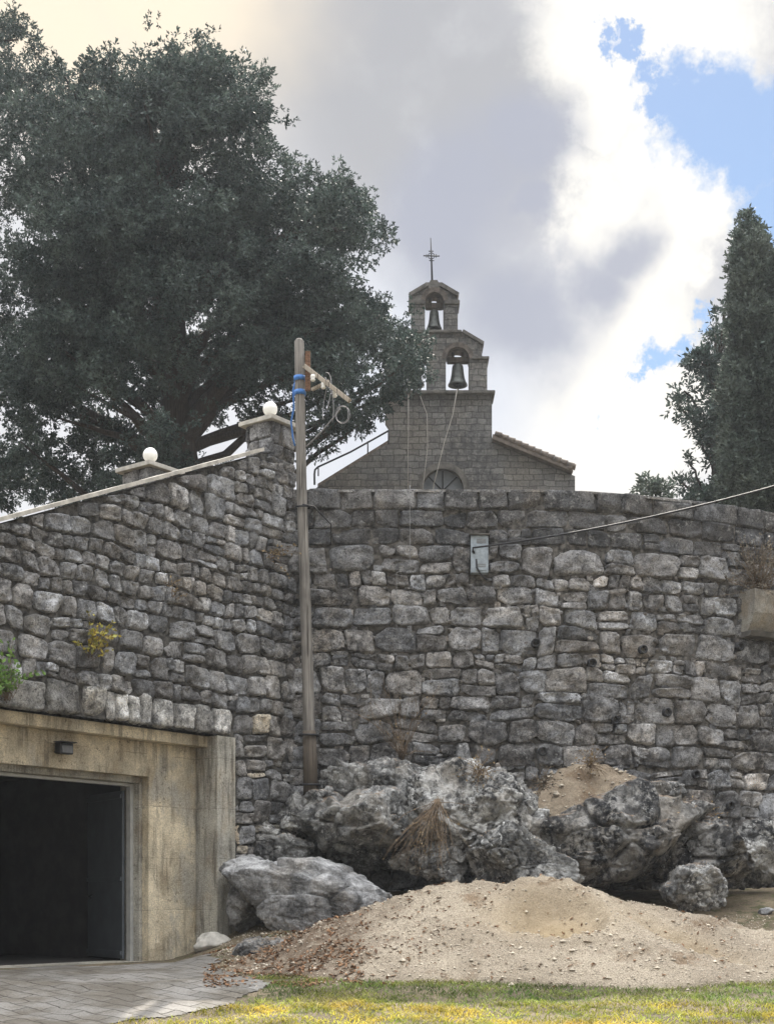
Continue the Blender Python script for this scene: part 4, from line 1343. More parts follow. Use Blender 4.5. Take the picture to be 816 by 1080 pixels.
# bells
def bell(px, pyt, pyb, wpx, label, ywid, clap=True):
    x, zt = K(px, pyt); zb = K(px, pyb)[1]; r = wpx / 2 / F * CY; h = zt - zb
    t = thing('church_bell', label, 'bell', (x, CY + .33, zb), 'bells in the bell gable')
    pr = [(.001, h), (.42 * r, h), (.54 * r, h * .96), (.59 * r, h * .85), (.64 * r, h * .6), (.73 * r, h * .35), (.87 * r, h * .16), (.99 * r, h * .06), (r, 0), (.9 * r, 0), (.72 * r, h * .2), (.5 * r, h * .6), (.4 * r, h * .85), (.001, h * .88)]
    MB().lathe((x, CY + .33, zb), pr, 28).build('body', M['bronze'], t)
    hw = ywid / 2 / F * CY
    hs = MB().box((x, CY + .33, zt + .14), (hw * 2, .24, .18), bev=.04)
    for q in (-.45, .45): hs.box((x + q * hw, CY + .33, zt + .33), (.1, .12, .14), bev=.02)
    hs.tube([(x - hw, CY + .33, zt + .12), (x + hw, CY + .33, zt + .12)], .035, 8)
    hs.box((x, CY + .33, zt + .02), (.16, .12, .12), bev=.02)
    hs.build('headstock', M['post'], t)
    if clap:
        c = MB().tube([(x, CY + .33, zb + h * .7), (x, CY + .33, zb - .04)], .025, 6)
        c.lathe((x, CY + .33, zb - .1), [(.001, -.12), (.03, -.1), (.035, 0), (.07, .05), (.06, .12), (.001, .15)], 10)
        c.build('clapper', M['iron'], t)
    return t
bell(458, 323.5, 343.5, 16.5, 'smaller bronze bell hanging in the top arch of the bell gable', 18.5, False)
bell(483, 381, 403, 20.5, 'larger bronze bell with clapper hanging in the lower right arch', 23)
bell(437.5, 381, 403, 20.5, 'bronze bell half hidden behind the cypress branch in the lower left arch', 23)
w = MB().tube(np.array([kp(482.5, 409, .2), kp(481.6, 412.8, -.23), kp(477, 440, -.26), kp(468, 470, -.35), kp(457, 514, -.3), kp(454, 545, -.3)]), .014, 5)
tag(w.build('bell_rope', M['rope']), 'slanting pale bell rope hanging from the larger bell past the arched window', 'rope', 'bell ropes')
w = MB().tube(np.array([kp(439, 409, .2), kp(440, 412.8, -.23), kp(450, 440, -.26), kp(450.5, 475, -.35), kp(446, 514, -.3), kp(445, 545, -.3)]), .011, 5)
tag(w.build('bell_rope', M['rope']), 'thin bell rope nearly straight down left of the arched window', 'rope', 'bell ropes')
w = MB().tube(np.array([kp(430.5, 418, -.17), kp(430.5, 460, -.17), kp(430, 475, -.14), kp(430, 545, -.06)]), .012, 5)
tag(w.build('lightning_cable', M['rope']), 'vertical pale cable running straight down the church front left of the ropes', 'cable')
# handrail by the church
hr = thing('handrail', 'thin black metal handrail climbing the left church roof slope', 'handrail', tuple(kp(333, 514, -.5)))
q = lambda px, py: kp(px, py, -.5)
MB().tube(np.array([q(332.5, 516), q(332.4, 505), q(333, 500.5), q(336, 497.5), q(345, 493.4), q(370, 481.8), q(410, 459.5)]), .032, 8).build('rail', M['iron'], hr)
for (a, b, c) in ((388, 470.8, 484), (336.5, 497.5, 507), (409.5, 460, 474)):
    MB().tube([q(a, b), q(a, c)], .024, 6).build('baluster', M['iron'], hr)

# ------------------------------------------------------------------ vegetation
def spray_template(nl, L, wid, rng):
    """a small branchlet: leaflets as thin diamonds along a stem (x = outward)"""
    v = []
    for i in range(nl):
        t = (i + .5) / nl
        base = np.array([t * L * .65, 0, 0])
        ang = rng.uniform(-1.35, 1.35) * (1 - .3 * t)
        el = rng.uniform(-1.1, 1.1)
        d = np.array([math.cos(ang) * math.cos(el), math.sin(ang) * math.cos(el), math.sin(el)])
        s = np.cross(d, rng.normal(size=3)); s /= np.linalg.norm(s)
        l = L * rng.uniform(.35, .6)
        v += [base, base + d * l * .5 + s * wid, base + d * l, base + d * l * .5 - s * wid]
    return np.array(v)

def place_sprays(pos, dirs, scl, rng, tpl):
    n = len(pos)
    x = dirs / (np.linalg.norm(dirs, axis=1)[:, None] + 1e-9)
    h = rng.normal(size=(n, 3))
    y = np.cross(h, x); y /= np.linalg.norm(y, axis=1)[:, None] + 1e-9
    z = np.cross(x, y)
    T = len(tpl)
    which = rng.integers(0, T, n)
    out = []
    for k in range(T):
        m = which == k
        t = tpl[k]
        w = t[None, :, 0:1] * x[m][:, None, :] + t[None, :, 1:2] * y[m][:, None, :] + t[None, :, 2:3] * z[m][:, None, :]
        out.append((w * scl[m][:, None, None] + pos[m][:, None, :]).reshape(-1, 3))
    return np.concatenate(out)

def limb(mb, a, b, r0, r1, rng, sagz=.0, n=9, wob=.06):
    a, b = np.asarray(a, float), np.asarray(b, float)
    t = np.linspace(0, 1, n)
    L = np.linalg.norm(b - a)
    p = a + (b - a) * t[:, None]
    p[:, 2] += sagz * L * np.sin(t * math.pi)
    p += np.sin(t * math.pi)[:, None] * rng.normal(0, wob * L, 3) + rng.normal(0, .012 * L, (n, 3)) * (t * (1 - t) * 4)[:, None]
    mb.tube(p, r0 + (r1 - r0) * t, 7)
    return p

def crown_tree(name, label, cat, outline, Y, depth, trunk, mat, seed, nclump, per, rad=(.5, 1.), flat=.62, holes=(), spray=(.34, .03, 7), extra=(), droop=-.25, nlimb=40, ins=.5, trunkr=.5, group=None, thin=(), lift=.35, more=(), tuft=0, tsize=.2):
    rng = np.random.default_rng(seed)
    poly = [tuple(P(x, y, Y)[[0, 2]]) for x, y in outline]
    pa = np.array(poly)
    lo, hi = pa.min(0), pa.max(0)
    C = []; RR = []
    tries = 0
    seg_a = pa; seg_b = np.roll(pa, -1, 0)
    cxm = (lo[0] + hi[0]) / 2
    while len(C) < nclump and tries < 60000:
        tries += 1
        p = rng.uniform(lo, hi)
        if not inpoly(p[None], poly)[0]: continue
        ab = seg_b - seg_a
        tt = np.clip(((p - seg_a) * ab).sum(1) / ((ab ** 2).sum(1) + 1e-9), 0, 1)
        dist = np.min(np.linalg.norm(seg_a + ab * tt[:, None] - p, axis=1))
        r = rng.uniform(*rad)
        iu = ins * rng.uniform(.75, 1.5)
        if dist < r * iu:
            if dist < .14: continue
            r = max(dist / iu, .16)
        bad = False
        for hx, hy, hr in holes:
            hp = P(hx, hy, Y)[[0, 2]]
            if np.linalg.norm(p - hp) < hr / F * Y + r * .75: bad = True
        for hx, hy, hr, pr_ in thin:
            hp = P(hx, hy, Y)[[0, 2]]
            if np.linalg.norm(p - hp) < hr / F * Y and rng.random() < pr_: bad = True
        if bad: continue
        wd = min(1., dist / (depth * .55) + .15)
        dy = rng.uniform(-1, 1) * depth * math.sqrt(wd)
        c = np.array([p[0] * (Y + dy) / Y * 1., Y + dy, CAMZ + (p[1] - CAMZ) * (Y + dy) / Y])
        C.append(c); RR.append(r)
    for x, y, r, dy in more:
        C.append(P(x, y, Y + dy)); RR.append(r / F * Y)
    C = np.array(C); RR = np.array(RR)
    tb = P(*trunk[0], Y); tb[2] = min(tb[2], 7.8)
    t = thing(name, label, cat, tuple(tb), group)
    tm = MB()
    tp = np.array([tb] + [P(x, y, Y) for x, y in trunk[1:]])
    tr = trunkr * np.linspace(1, .18, len(tp))
    # resample trunk
    q = np.linspace(0, len(tp) - 1, 24)
    tpp = np.stack([np.interp(q, np.arange(len(tp)), tp[:, k]) for k in range(3)], 1)
    tpp[:, :2] += rng.normal(0, .03, (24, 2))
    trr = np.interp(q, np.arange(len(tp)), tr)
    tm.tube(tpp, trr, 12)
    # flutes on the stem
    tm.build('trunk', M['bark'], t)
    lm = MB()
    for pts_, r0, r1 in extra:
        pp = np.array([P(x, y, Y + o) for x, y, o in pts_])
        qq = np.linspace(0, len(pp) - 1, 14)
        pp = np.stack([np.interp(qq, np.arange(len(pp)), pp[:, k]) for k in range(3)], 1)
        lm.tube(pp, np.linspace(r0, r1, 14), 9)
    for c in C[rng.permutation(len(C))[:nlimb]]:
        # leave the trunk lower than the clump
        zz = c[2] - lift * np.hypot(c[0] - tpp[-1, 0], c[1] - Y) - rng.uniform(.2, 1.2)
        i = int(np.argmin(np.abs(tpp[:, 2] - zz)))
        limb(lm, tpp[i], c, max(.05, trr[i] * .3), .025, rng, .05)
    lm.build('limb', M['bark'], t)
    tpl = [spray_template(spray[2], spray[0], spray[1], rng) for _ in range(8)]
    pos = []; dirs = []; sc = []
    for c, r in zip(C, RR):
        n = int(per * (r / rad[1]) ** 1.6 * rng.uniform(.7, 1.3))
        d = rng.normal(size=(n, 3)); d /= np.linalg.norm(d, axis=1)[:, None]
        d[:, 2] = np.where((d[:, 2] < -.2) & (rng.random(n) < .5), -d[:, 2], d[:, 2])
        lump = 1 + .55 * perlin(d * 1.9 + c * 3.1) + .25 * perlin(d * 4.3 + c * 3.1)
        rr_ = r * (rng.random(n) ** .35) * lump
        e = np.array([1.08, 1.08, flat])
        tilt = rng.normal(0, .15, 2)
        p = c + d * rr_[:, None] * e
        p[:, 2] += (p[:, 0] - c[0]) * tilt[0] + (p[:, 1] - c[1]) * tilt[1] - .12 * ((p[:, 0] - c[0]) ** 2 + (p[:, 1] - c[1]) ** 2) / max(r, .2)
        if tuft:
            m_ = max(4, n // tuft)
            sub = p[:m_]; sd_ = d[:m_]
            k_ = rng.integers(0, m_, n)
            off = rng.normal(0, 1, (n, 3)); off /= np.linalg.norm(off, axis=1)[:, None]
            tr_ = tsize * rng.uniform(.6, 1.3, m_)[k_]
            p = sub[k_] + off * (tr_ * rng.random(n) ** .5)[:, None] * np.array([1, 1, .8]) + sd_[k_] * (tr_ * .5)[:, None]
            d = off * .9 + sd_[k_] * .6
        dd = d + rng.normal(0, .45, (n, 3)); dd[:, 2] += droop
        pos.append(p); dirs.append(dd); sc.append(rng.uniform(.65, 1.3, n))
    pos = np.concatenate(pos); dirs = np.concatenate(dirs); sc = np.concatenate(sc)
    v = place_sprays(pos, dirs, sc, rng, tpl)
    raw('crown', v, 4, mat, t)
    return t

BIG_MORE = [(80, 250, 26, 1), (105, 260, 24, -1), (90, 320, 26, 1), (50, 280, 26, 0), (60, 350, 26, -1), (215, 445, 18, 2.5), (225, 492, 10, 3), (150, 480, 16, 2.5), (30, 500, 22, 1), (70, 510, 24, 1.5), (110, 515, 20, 1), (60, 440, 22, -1), (20, 450, 18, 0), (80, 400, 24, 0), (30, 400, 20, 1), (310, 446, 16, -1.8), (338, 470, 10, -1.8), (355, 446, 14, -2), (340, 432, 20, -1.5), (326, 466, 13, -1), (345, 452, 14, -1.5), (362, 436, 20, -2), (384, 420, 20, -2), (404, 414, 18, -2), (420, 394, 20, -2.2), (432, 378, 16, -2.2), (352, 408, 24, -1), (318, 420, 22, 0), (378, 448, 12, -2), (398, 436, 11, -2), (300, 440, 20, .5), (270, 430, 20, 1), (330, 482, 8, -1)]
big = [(38, 62), (60, 64), (82, 47), (105, 50), (128, 55), (150, 60), (185, 52), (212, 38), (240, 44), (262, 62), (272, 90), (300, 100), (325, 118), (332, 138), (312, 152),
       (345, 160), (372, 165), (362, 190), (380, 210), (402, 228), (414, 240), (410, 272), (386, 288), (370, 296), (398, 308), (416, 330), (436, 352), (452, 374), (452, 400),
       (434, 412), (420, 418), (405, 440), (392, 456), (372, 462), (352, 456), (334, 486), (322, 478), (300, 462), (275, 470), (262, 500), (235, 520), (180, 530), (110, 540), (40, 560), (10, 500), (5, 420), (10, 330), (12, 240), (20, 150), (22, 90)]
crown_tree('cypress_tree', 'huge dark spreading cypress rising behind the sloping wall left of the church', 'tree', big, 39.5, 4.2,
           [(196, 640), (192, 500), (188, 430), (180, 330), (176, 220), (182, 120), (190, 70)], M['leaf_big'], 101, 250, 800, (.5, 1.5), .42, spray=(.20, .021, 8),
           holes=((335, 440, 16), (205, 480, 15), (240, 455, 12), (285, 472, 14), (45, 470, 8), (320, 462, 14)),
           extra=(([(192, 470, 0), (210, 435, -.4), (240, 400, -.9), (268, 366, -1.4), (295, 345, -1.8)], .3, .08),
                  ([(188, 400, 0), (150, 350, .3), (110, 330, .5), (60, 320, .8)], .2, .05),
                  ([(182, 300, 0), (140, 250, -.5), (90, 235, -1), (40, 240, -1.3)], .18, .05),
                  ([(184, 330, 0), (230, 280, -1), (300, 250, -1.5), (370, 240, -2)], .2, .05)),
           trunkr=.62, nlimb=70, ins=.8, more=BIG_MORE, tuft=16, tsize=.24, thin=((25, 230, 45, .4), (50, 480, 60, .35), (110, 420, 40, .3), (230, 470, 60, .5)))
BIG = None
edge = [(-170, 60), (-90, 20), (-30, 5), (0, 8), (22, 28), (42, 62), (52, 90), (40, 120), (22, 150), (30, 200), (18, 260), (30, 330), (20, 420), (40, 480), (60, 540), (-200, 560), (-220, 300)]
crown_tree('conifer_tree', 'dark ragged conifer cut off by the left edge behind the sloping wall', 'tree', edge, 43., 3.6,
           [(-70, 700), (-70, 400), (-72, 200), (-60, 40)], M['leaf_edge'], 202, 230, 380, (.5, 1.1), .8, spray=(.22, .021, 8),
           holes=((8, 175, 9), (14, 225, 8), (10, 300, 8), (0, 455, 10)), thin=((0, 250, 40, .4),), tuft=16, tsize=.22, droop=-.6, nlimb=40)
colu = [(775, 234), (784, 227), (794, 229), (803, 240), (812, 262), (820, 300), (840, 360), (860, 430), (862, 560), (757, 560), (757, 470), (758, 410), (768, 370), (768, 320), (771, 270)]
crown_tree('column_cypress', 'tall narrow column shaped cypress at the right edge', 'tree', colu, 37., 1.2,
           [(806, 640), (806, 500), (802, 380), (790, 260)], M['leaf_col'], 303, 520, 210, (.22, .45), 1.35, spray=(.2, .02, 8), droop=.9, nlimb=20, ins=1.0, trunkr=.25, lift=1.)
loose = [(700, 412), (722, 400), (712, 388), (735, 372), (742, 352), (738, 336), (752, 342), (756, 322), (768, 322), (774, 400), (776, 560), (700, 560), (712, 528), (708, 500), (722, 478), (712, 450), (700, 432)]
crown_tree('loose_conifer', 'loose open conifer just left of the column cypress', 'tree', loose, 41., 1.3,
           [(756, 640), (754, 500), (756, 420), (762, 330)], M['leaf_edge'], 404, 75, 62, (.18, .42), .8, spray=(.3, .03, 6), droop=.1, nlimb=60, ins=.85, trunkr=.16,
           holes=((728, 470, 6), (735, 425, 6)), thin=((720, 490, 40, .5),))
shr = [(672, 520), (676, 508), (686, 504), (696, 508), (704, 516), (712, 540), (712, 580), (668, 580)]
crown_tree('evergreen_shrub', 'small round evergreen top peeping over the retaining wall right of the church', 'shrub', shr, 36., .6,
           [(690, 640), (690, 560), (690, 515)], M['leaf_loose'], 505, 30, 60, (.2, .35), .8, spray=(.24, .025, 6), droop=.2, nlimb=14, ins=.6, trunkr=.07)

# ---- small wall plants
def plant(name, label, cat, base, n, length, spread, leafm, rng, lpl=6, lsize=.05, updir=(0, -.4, 1), stem=True, twr=.005, curl=.5, wid=.3):
    t = thing(name, label, cat, tuple(base))
    tw = MB(); lv = []
    upd = np.array(updir, float)
    for k in range(n):
        d = upd + rng.normal(0, spread, 3); d /= np.linalg.norm(d)
        L = length * rng.uniform(.5, 1.1)
        pts = [np.asarray(base) + rng.normal(0, .03, 3)]
        for i in range(7):
            d = d + rng.normal(0, .16, 3) + np.array([0, 0, -.08 * curl]); d /= np.linalg.norm(d)
            pts.append(pts[-1] + d * L / 7)
        tw.tube(np.array(pts), np.linspace(twr, twr * .4, 8), 4)
        for i in range(lpl):
            q = pts[rng.integers(2, 8)]
            a = d + rng.normal(0, .8, 3); a /= np.linalg.norm(a)
            s = np.cross(a, rng.normal(size=3)); s /= np.linalg.norm(s)
            l = lsize * rng.uniform(.6, 1.3)
            lv += [q, q + a * l * .5 + s * l * wid, q + a * l, q + a * l * .5 - s * l * wid]
    tw.build('stem', M['twig'], t)
    if lv: raw('foliage', np.array(lv), 4, leafm, t)
    return t
rp = np.random.default_rng(77)
plant('wall_plant', 'yellowing plant with orange dead leaves growing from the sloping wall', 'plant', LW(s_at(92), CAMZ + (HY - 697) / F * 21.9, .06), 22, .62, .45, M['yellow'], rp, 12, .075, (.5, -.4, 1.1))
plant('wall_plant', 'fresh green climbing plant at the left edge over the garage lintel', 'plant', LW(s_at(4), CAMZ + (HY - 742) / F * 20.8, .08), 24, .8, .4, M['green'], rp, 14, .085, (.0, -.5, 1.4))
plant('wall_plant', 'sparse grey dry sprig on the sloping wall just left of the pole', 'plant', LW(s_at(282), CAMZ + (HY - 592) / F * 25.1, .06), 14, .6, .5, M['dry'], rp, 7, .05, (.9, -.7, .5))
plant('wall_plant', 'thin dry weed in the middle of the sloping wall', 'plant', LW(s_at(180), CAMZ + (HY - 640) / F * 23.5, .06), 10, .45, .4, M['dry'], rp, 8, .045, (.2, -.4, 1))
b = MW(ms_at(792), mz(792, 628), .2)
plant('dry_bush', 'grey brown dry bush sprouting from the wall above the concrete trough', 'bush', b, 150, 1.1, .6, M['grey_dry'], rp, 11, .05, (-.1, -.35, 1.), curl=0.)
plant('dry_vine', 'dry brown vine clinging to the lower retaining wall above the massive boulder', 'vine', MW(ms_at(424), mz(424, 800), .1), 45, 1.5, .3, M['dry'], rp, 4, .04, (.0, -.06, 1.), curl=0.)
plant('dry_vine', 'dark tangled dry vine draping the left side of the pitted boulder', 'vine', P(462, 845, 23.2), 80, 1.3, .4, M['dry'], rp, 3, .035, (-.35, -.25, -.9), curl=1.)
plant('dry_grass_tuft', 'dry straw tuft on top of the pitted boulder below the wall', 'grass tuft', P(505, 815, 23.6), 60, .45, .7, M['dry'], rp, 2, .05, (0, -.4, .5), curl=1.)
plant('dry_grass_tuft', 'dry straw tuft between the largest boulder and the rounded end boulder', 'grass tuft', P(715, 855, 23.7), 60, .4, .7, M['dry'], rp, 2, .05, (0, -.4, .5), curl=1.)
plant('dry_grass_tuft', 'straw coloured tuft at the right end of the outcrop', 'grass tuft', P(742, 862, 24.1), 40, .35, .6, M['dry'], rp, 3, .05, (0.2, -.4, .6), curl=1.)

plant('dry_grass_tuft', 'dry straw tuft on the earth bank directly under the wall', 'grass tuft', P(622, 806, 25.0), 70, .4, .8, M['dry'], rp, 2, .05, (0, -.5, .4), curl=1.)
plant('dry_grass_tuft', 'low dry tuft at the left end of the earth bank beside the pitted knob', 'grass tuft', P(572, 826, 24.4), 60, .35, .8, M['grey_dry'], rp, 3, .05, (0, -.5, .4), curl=1.)
# ---- lawn, litter, pebbles (uncountable)
rg = np.random.default_rng(88)
n = 130000
gxp = rg.uniform(-4.2, 8, n); gyp = rg.uniform(12.5, 19.6, n)
toe = 18.35 + .25 * np.sin(gxp * 1.1 + 1) + sstep(0, -2.2, gxp) * 1.5 + sstep(4.2, 6.5, gxp) * .4
edge_n = fbm(np.stack([gxp * 1.5, gyp * 1.5, gxp * 0], 1), 3)
keep = (gyp < toe + .12 + .28 * edge_n) & ~inpoly(np.stack([gxp, gyp], 1) + .1 * edge_n[:, None], drive_poly)
dens = fbm(np.stack([gxp * .9 + 9, gyp * 1.8, gxp * 0], 1), 4)
left = sstep(-1., -3., gxp)
keep &= rg.random(n) < np.clip(.75 + dens * .9 - left * .55 - sstep(17.6, 19, gyp) * .25, .06, 1)
gxp, gyp = gxp[keep], gyp[keep]
gzp = gz(gxp, gyp)
n = len(gxp)
hgt = rg.uniform(.025, .065, n) * (1 + .5 * fbm(np.stack([gxp * 2, gyp * 2, gxp * 0 + 5], 1), 2))
ang = rg.uniform(0, 2 * math.pi, n)
lean = rg.normal(0, 1., (n, 2))
b0 = np.stack([gxp, gyp, gzp - .004], 1)
sd = np.stack([np.cos(ang), np.sin(ang), 0 * ang], 1) * rg.uniform(.004, .008, n)[:, None]
mid = b0 + np.stack([lean[:, 0] * hgt * .35, lean[:, 1] * hgt * .35, hgt * .6], 1)
tip = b0 + np.stack([lean[:, 0] * hgt, lean[:, 1] * hgt, hgt], 1)
v = np.stack([b0 - sd, b0 + sd, mid + sd * .8, tip], 1)
v2 = np.stack([b0 - sd, mid + sd * .8, tip, mid - sd * .8], 1)
v = np.stack([b0 - sd, b0 + sd, mid + sd * .7, mid - sd * .7, mid - sd * .7, mid + sd * .7, tip, tip], 1).reshape(n, 8, 3)
quads = np.concatenate([v[:, 0:4]], 1).reshape(-1, 3)
tri_as_quad = np.stack([mid - sd * .7, mid + sd * .7, tip + sd * .1, tip - sd * .1], 1).reshape(-1, 3)
tone = np.clip(.85 + .5 * fbm(np.stack([gxp * 1.2, gyp * 2, gxp * 0 + 2], 1), 3), .4, 1.5)
gr = np.stack([tone * (1 + .25 * dens[keep]), tone, tone * .9], 1)
sunlit = sstep(17.5, 16.7, gyp + .25 * edge_n[keep])[:, None]
gr = gr * ((1 - sunlit) * np.array([.72, .88, .8]) + sunlit * np.array([1.6, 1.42, .85]))  # sunlit strip painted brighter yellow, wall shadow darker green, in the blade tint
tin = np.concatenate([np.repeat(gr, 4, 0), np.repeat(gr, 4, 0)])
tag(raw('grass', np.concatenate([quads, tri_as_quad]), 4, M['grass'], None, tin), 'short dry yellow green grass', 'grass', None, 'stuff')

def surf(x, y):
    m, t, _, _ = mound_z(x, y)
    return np.maximum(m, gz(x, y))
n = 8500
lx = rg.normal(0, 1, n); ly = rg.uniform(18.2, 22.6, n)
lx = np.where(rg.random(n) < .6, (rg.uniform(215, 470, n) - CX) / F * ly, (rg.uniform(300, 800, n) - CX) / F * ly)
dn_ = fbm(np.stack([lx * 1.4, ly * 1.4, lx * 0 + 7], 1), 3)
k = (dn_ > -.05) | (rg.random(n) < .12)
k &= ~((lx > -.3) & (rg.random(n) < .8))
lx, ly = lx[k], ly[k]; n = len(lx)
lz = surf(lx, ly) + .012
c = np.stack([lx, ly, lz], 1)
a = rg.normal(size=(n, 3)); a[:, 2] *= .4; a /= np.linalg.norm(a, axis=1)[:, None]
s = np.cross(a, np.tile(Z, (n, 1))); s /= np.linalg.norm(s, axis=1)[:, None] + 1e-9
l = rg.uniform(.02, .05, n)[:, None]
lift_ = np.stack([0 * lx, 0 * lx, rg.uniform(0, .02, n)], 1)
v = np.stack([c - a * l, c + s * l * .5 + lift_, c + a * l, c - s * l * .5 + lift_], 1).reshape(-1, 3)
tag(raw('leaf_litter', v, 4, M['litter'], None), 'reddish brown dry leaf litter', 'leaf litter', None, 'stuff')

n = 15000
ly = rg.uniform(17.9, 23.5, n); lx = (rg.uniform(230, 900, n) - CX) / F * ly
m_, t_, hh1, hh2 = mound_z(lx, ly)
k = rg.random(n) < np.clip(1 - hh1 * 1.2 - hh2, .05, 1)
k &= (t_ > 0) | (rg.random(n) < .1)
lx, ly = lx[k], ly[k]; n = len(lx)
lz = surf(lx, ly)
bi = rg.integers(0, len(BANK), 900)
lx = np.concatenate([lx, BANK[bi, 0] + rg.normal(0, .02, 900)]); ly = np.concatenate([ly, BANK[bi, 1]]); lz = np.concatenate([lz, BANK[bi, 2]])
n = len(lx)
r = np.exp(rg.normal(-4.65, .45, n))
r[-900:] *= rg.choice([1., 2.2, 4.], 900, p=[.6, .3, .1])
foot = (np.abs(ly - 18.9) < .7) & (rg.random(n) < .05)
r[foot] *= 1.7
oc = np.array([(1, 0, 0), (0, 1, 0), (-1, 0, 0), (0, -1, 0), (0, 0, .7), (0, 0, -.7)], float)
tri = [(0, 1, 4), (1, 2, 4), (2, 3, 4), (3, 0, 4), (1, 0, 5), (2, 1, 5), (3, 2, 5), (0, 3, 5)]
jit = rg.uniform(.7, 1.3, (n, 6, 1))
an = rg.uniform(0, 6.28, n)
ov = oc[None] * jit
ov = np.stack([ov[..., 0] * np.cos(an)[:, None] - ov[..., 1] * np.sin(an)[:, None], ov[..., 0] * np.sin(an)[:, None] + ov[..., 1] * np.cos(an)[:, None], ov[..., 2]], -1)
ov = ov * r[:, None, None] + np.stack([lx, ly, lz + r * .3], 1)[:, None]
v = np.concatenate([ov[:, list(t)] for t in tri], 1).reshape(-1, 3)
tn = np.repeat(rg.uniform(.5, 1.1, n), 24)[:, None].repeat(3, 1)
tag(raw('loose_gravel', v, 3, M['pebble'], None), 'loose pebbles strewn on the heap', 'gravel', None, 'stuff')

# ------------------------------------------------------------------ sky
SUN_EL, SUN_AZ = 46.5, 9.
wd = bpy.data.worlds.new('World'); scene.world = wd
wd.use_nodes = True
wt = wd.node_tree; wt.nodes.clear()
def wn(t, **k):
    x = wt.nodes.new(t)
    for a, b in k.items(): setattr(x, a, b)
    return x
L_ = wt.links.new
sky = wn('ShaderNodeTexSky', sky_type='NISHITA', sun_disc=False)
sky.sun_elevation = R(SUN_EL); sky.sun_rotation = R(SUN_AZ)
sky.air_density = 1.2; sky.dust_density = .2; sky.ozone_density = 2.5
tc = wn('ShaderNodeTexCoord'); DIR = tc.outputs['Generated']
def wnoise(scale, detail, rough, src=DIR, loc=(0, 0, 0), out='Color', dist=0.):
    mp = wn('ShaderNodeMapping'); mp.inputs['Location'].default_value = loc; L_(src, mp.inputs[0])
    x = wn('ShaderNodeTexNoise'); L_(mp.outputs[0], x.inputs['Vector'])
    x.inputs['Scale'].default_value = scale; x.inputs['Detail'].default_value = detail; x.inputs['Roughness'].default_value = rough
    x.inputs['Distortion'].default_value = dist
    return x.outputs[out]
def vm(op, a, b=None, s=None):
    x = wn('ShaderNodeVectorMath', operation=op)
    L_(a, x.inputs[0])
    if b is not None:
        if isinstance(b, tuple): x.inputs[1].default_value = b
        else: L_(b, x.inputs[1])
    if s is not None: x.inputs['Scale'].default_value = s
    return x
def warp(amp, scale, detail, rough, loc=(0, 0, 0)):
    c = vm('SUBTRACT', wnoise(scale, detail, rough, loc=loc), (.5, .5, .5)).outputs[0]
    return vm('ADD', DIR, vm('SCALE', c, s=amp).outputs[0]).outputs[0]
W_soft = warp(.16, 5., 6, .55)
W_crisp = warp(.15, 9., 12, .68, (3, 1, 2))
def pdir(px, py):
    v = Vector(((px - CX) / F, 1, (HY - py) / F)); v.normalize(); return tuple(v)
def mrange(x, a, b, lo=0., hi=1.):
    m = wn('ShaderNodeMapRange', interpolation_type='SMOOTHSTEP')
    L_(x, m.inputs[0])
    for i, v in enumerate((a, b, lo, hi)): m.inputs[i + 1].default_value = v
    return m.outputs[0]
def wmax(a, b):
    m = wn('ShaderNodeMath', operation='MAXIMUM'); L_(a, m.inputs[0]); L_(b, m.inputs[1]); return m.outputs[0]
def wmul(a, b):
    m = wn('ShaderNodeMath', operation='MULTIPLY'); L_(a, m.inputs[0])
    if isinstance(b, float): m.inputs[1].default_value = b
    else: L_(b, m.inputs[1])
    return m.outputs[0]
def blob(src, lst, soft):
    out = None
    for px, py, r in lst:
        d = vm('DISTANCE', src, pdir(px, py)).outputs['Value']
        rr = r / F * .93
        m = mrange(d, rr * (1 + soft), rr * (1 - soft))
        out = m if out is None else wmax(out, m)
    return out
def wmix(fac, a, b):
    x = wn('ShaderNodeMix', data_type='RGBA')
    L_(fac, x.inputs[0])
    for i, c in ((6, a), (7, b)):
        if isinstance(c, tuple): x.inputs[i].default_value = (*c, 1)
        else: L_(c, x.inputs[i])
    return x.outputs[2]
n1 = wnoise(3.2, 6, .55, loc=(1, 4, 2), out='Fac')
n2 = wnoise(7.5, 7, .58, loc=(6, 0, 3), out='Fac')
cl = wmix(mrange(n1, .36, .62), (.57, .57, .60), (.80, .81, .84))
# unseen cloud behind and overhead, brightened to light the walls
sepd = wn('ShaderNodeSeparateXYZ'); L_(DIR, sepd.inputs[0])
cl = wmix(mrange(sepd.outputs[1], .35, -.35), cl, wmix(mrange(n1, .35, .65), (.55, .56, .6), (.95, .94, .92)))
cl = wmix(mrange(sepd.outputs[2], .58, .86), cl, wmix(mrange(n1, .35, .65), (4.0, 4.1, 4.3), (5.7, 5.7, 5.7)))
cl = wmix(blob(W_soft, [(430, 60, 170), (330, 60, 90), (560, 130, 110), (520, 300, 70)], .5), cl, (.455, .46, .485))
cl = wmix(blob(W_soft, [(430, 420, 130), (590, 430, 60)], .6), cl, (.70, .73, .80))
cl = wmix(blob(W_soft, [(180, -30, 130), (60, 30, 110)], .7), cl, (.95, .83, .66))
cl = wmix(blob(W_crisp, [(690, 20, 120), (720, 200, 78), (640, 235, 62), (640, 130, 40), (690, 300, 50)], .35), cl, (.95, .925, .87))
cl = wmix(blob(W_soft, [(650, 455, 95), (700, 370, 60), (600, 500, 60), (740, 470, 60)], .5), cl, (.93, .905, .85))
cl = wmix(wmul(blob(W_soft, [(600, 160, 48), (610, 230, 26), (690, 290, 34), (650, 310, 40), (580, 330, 60), (520, 230, 80)], .5), .92), cl, (.42, .44, .52))
cl = wmix(wmul(mrange(n2, .5, .72), .35), cl, (.9, .9, .92))
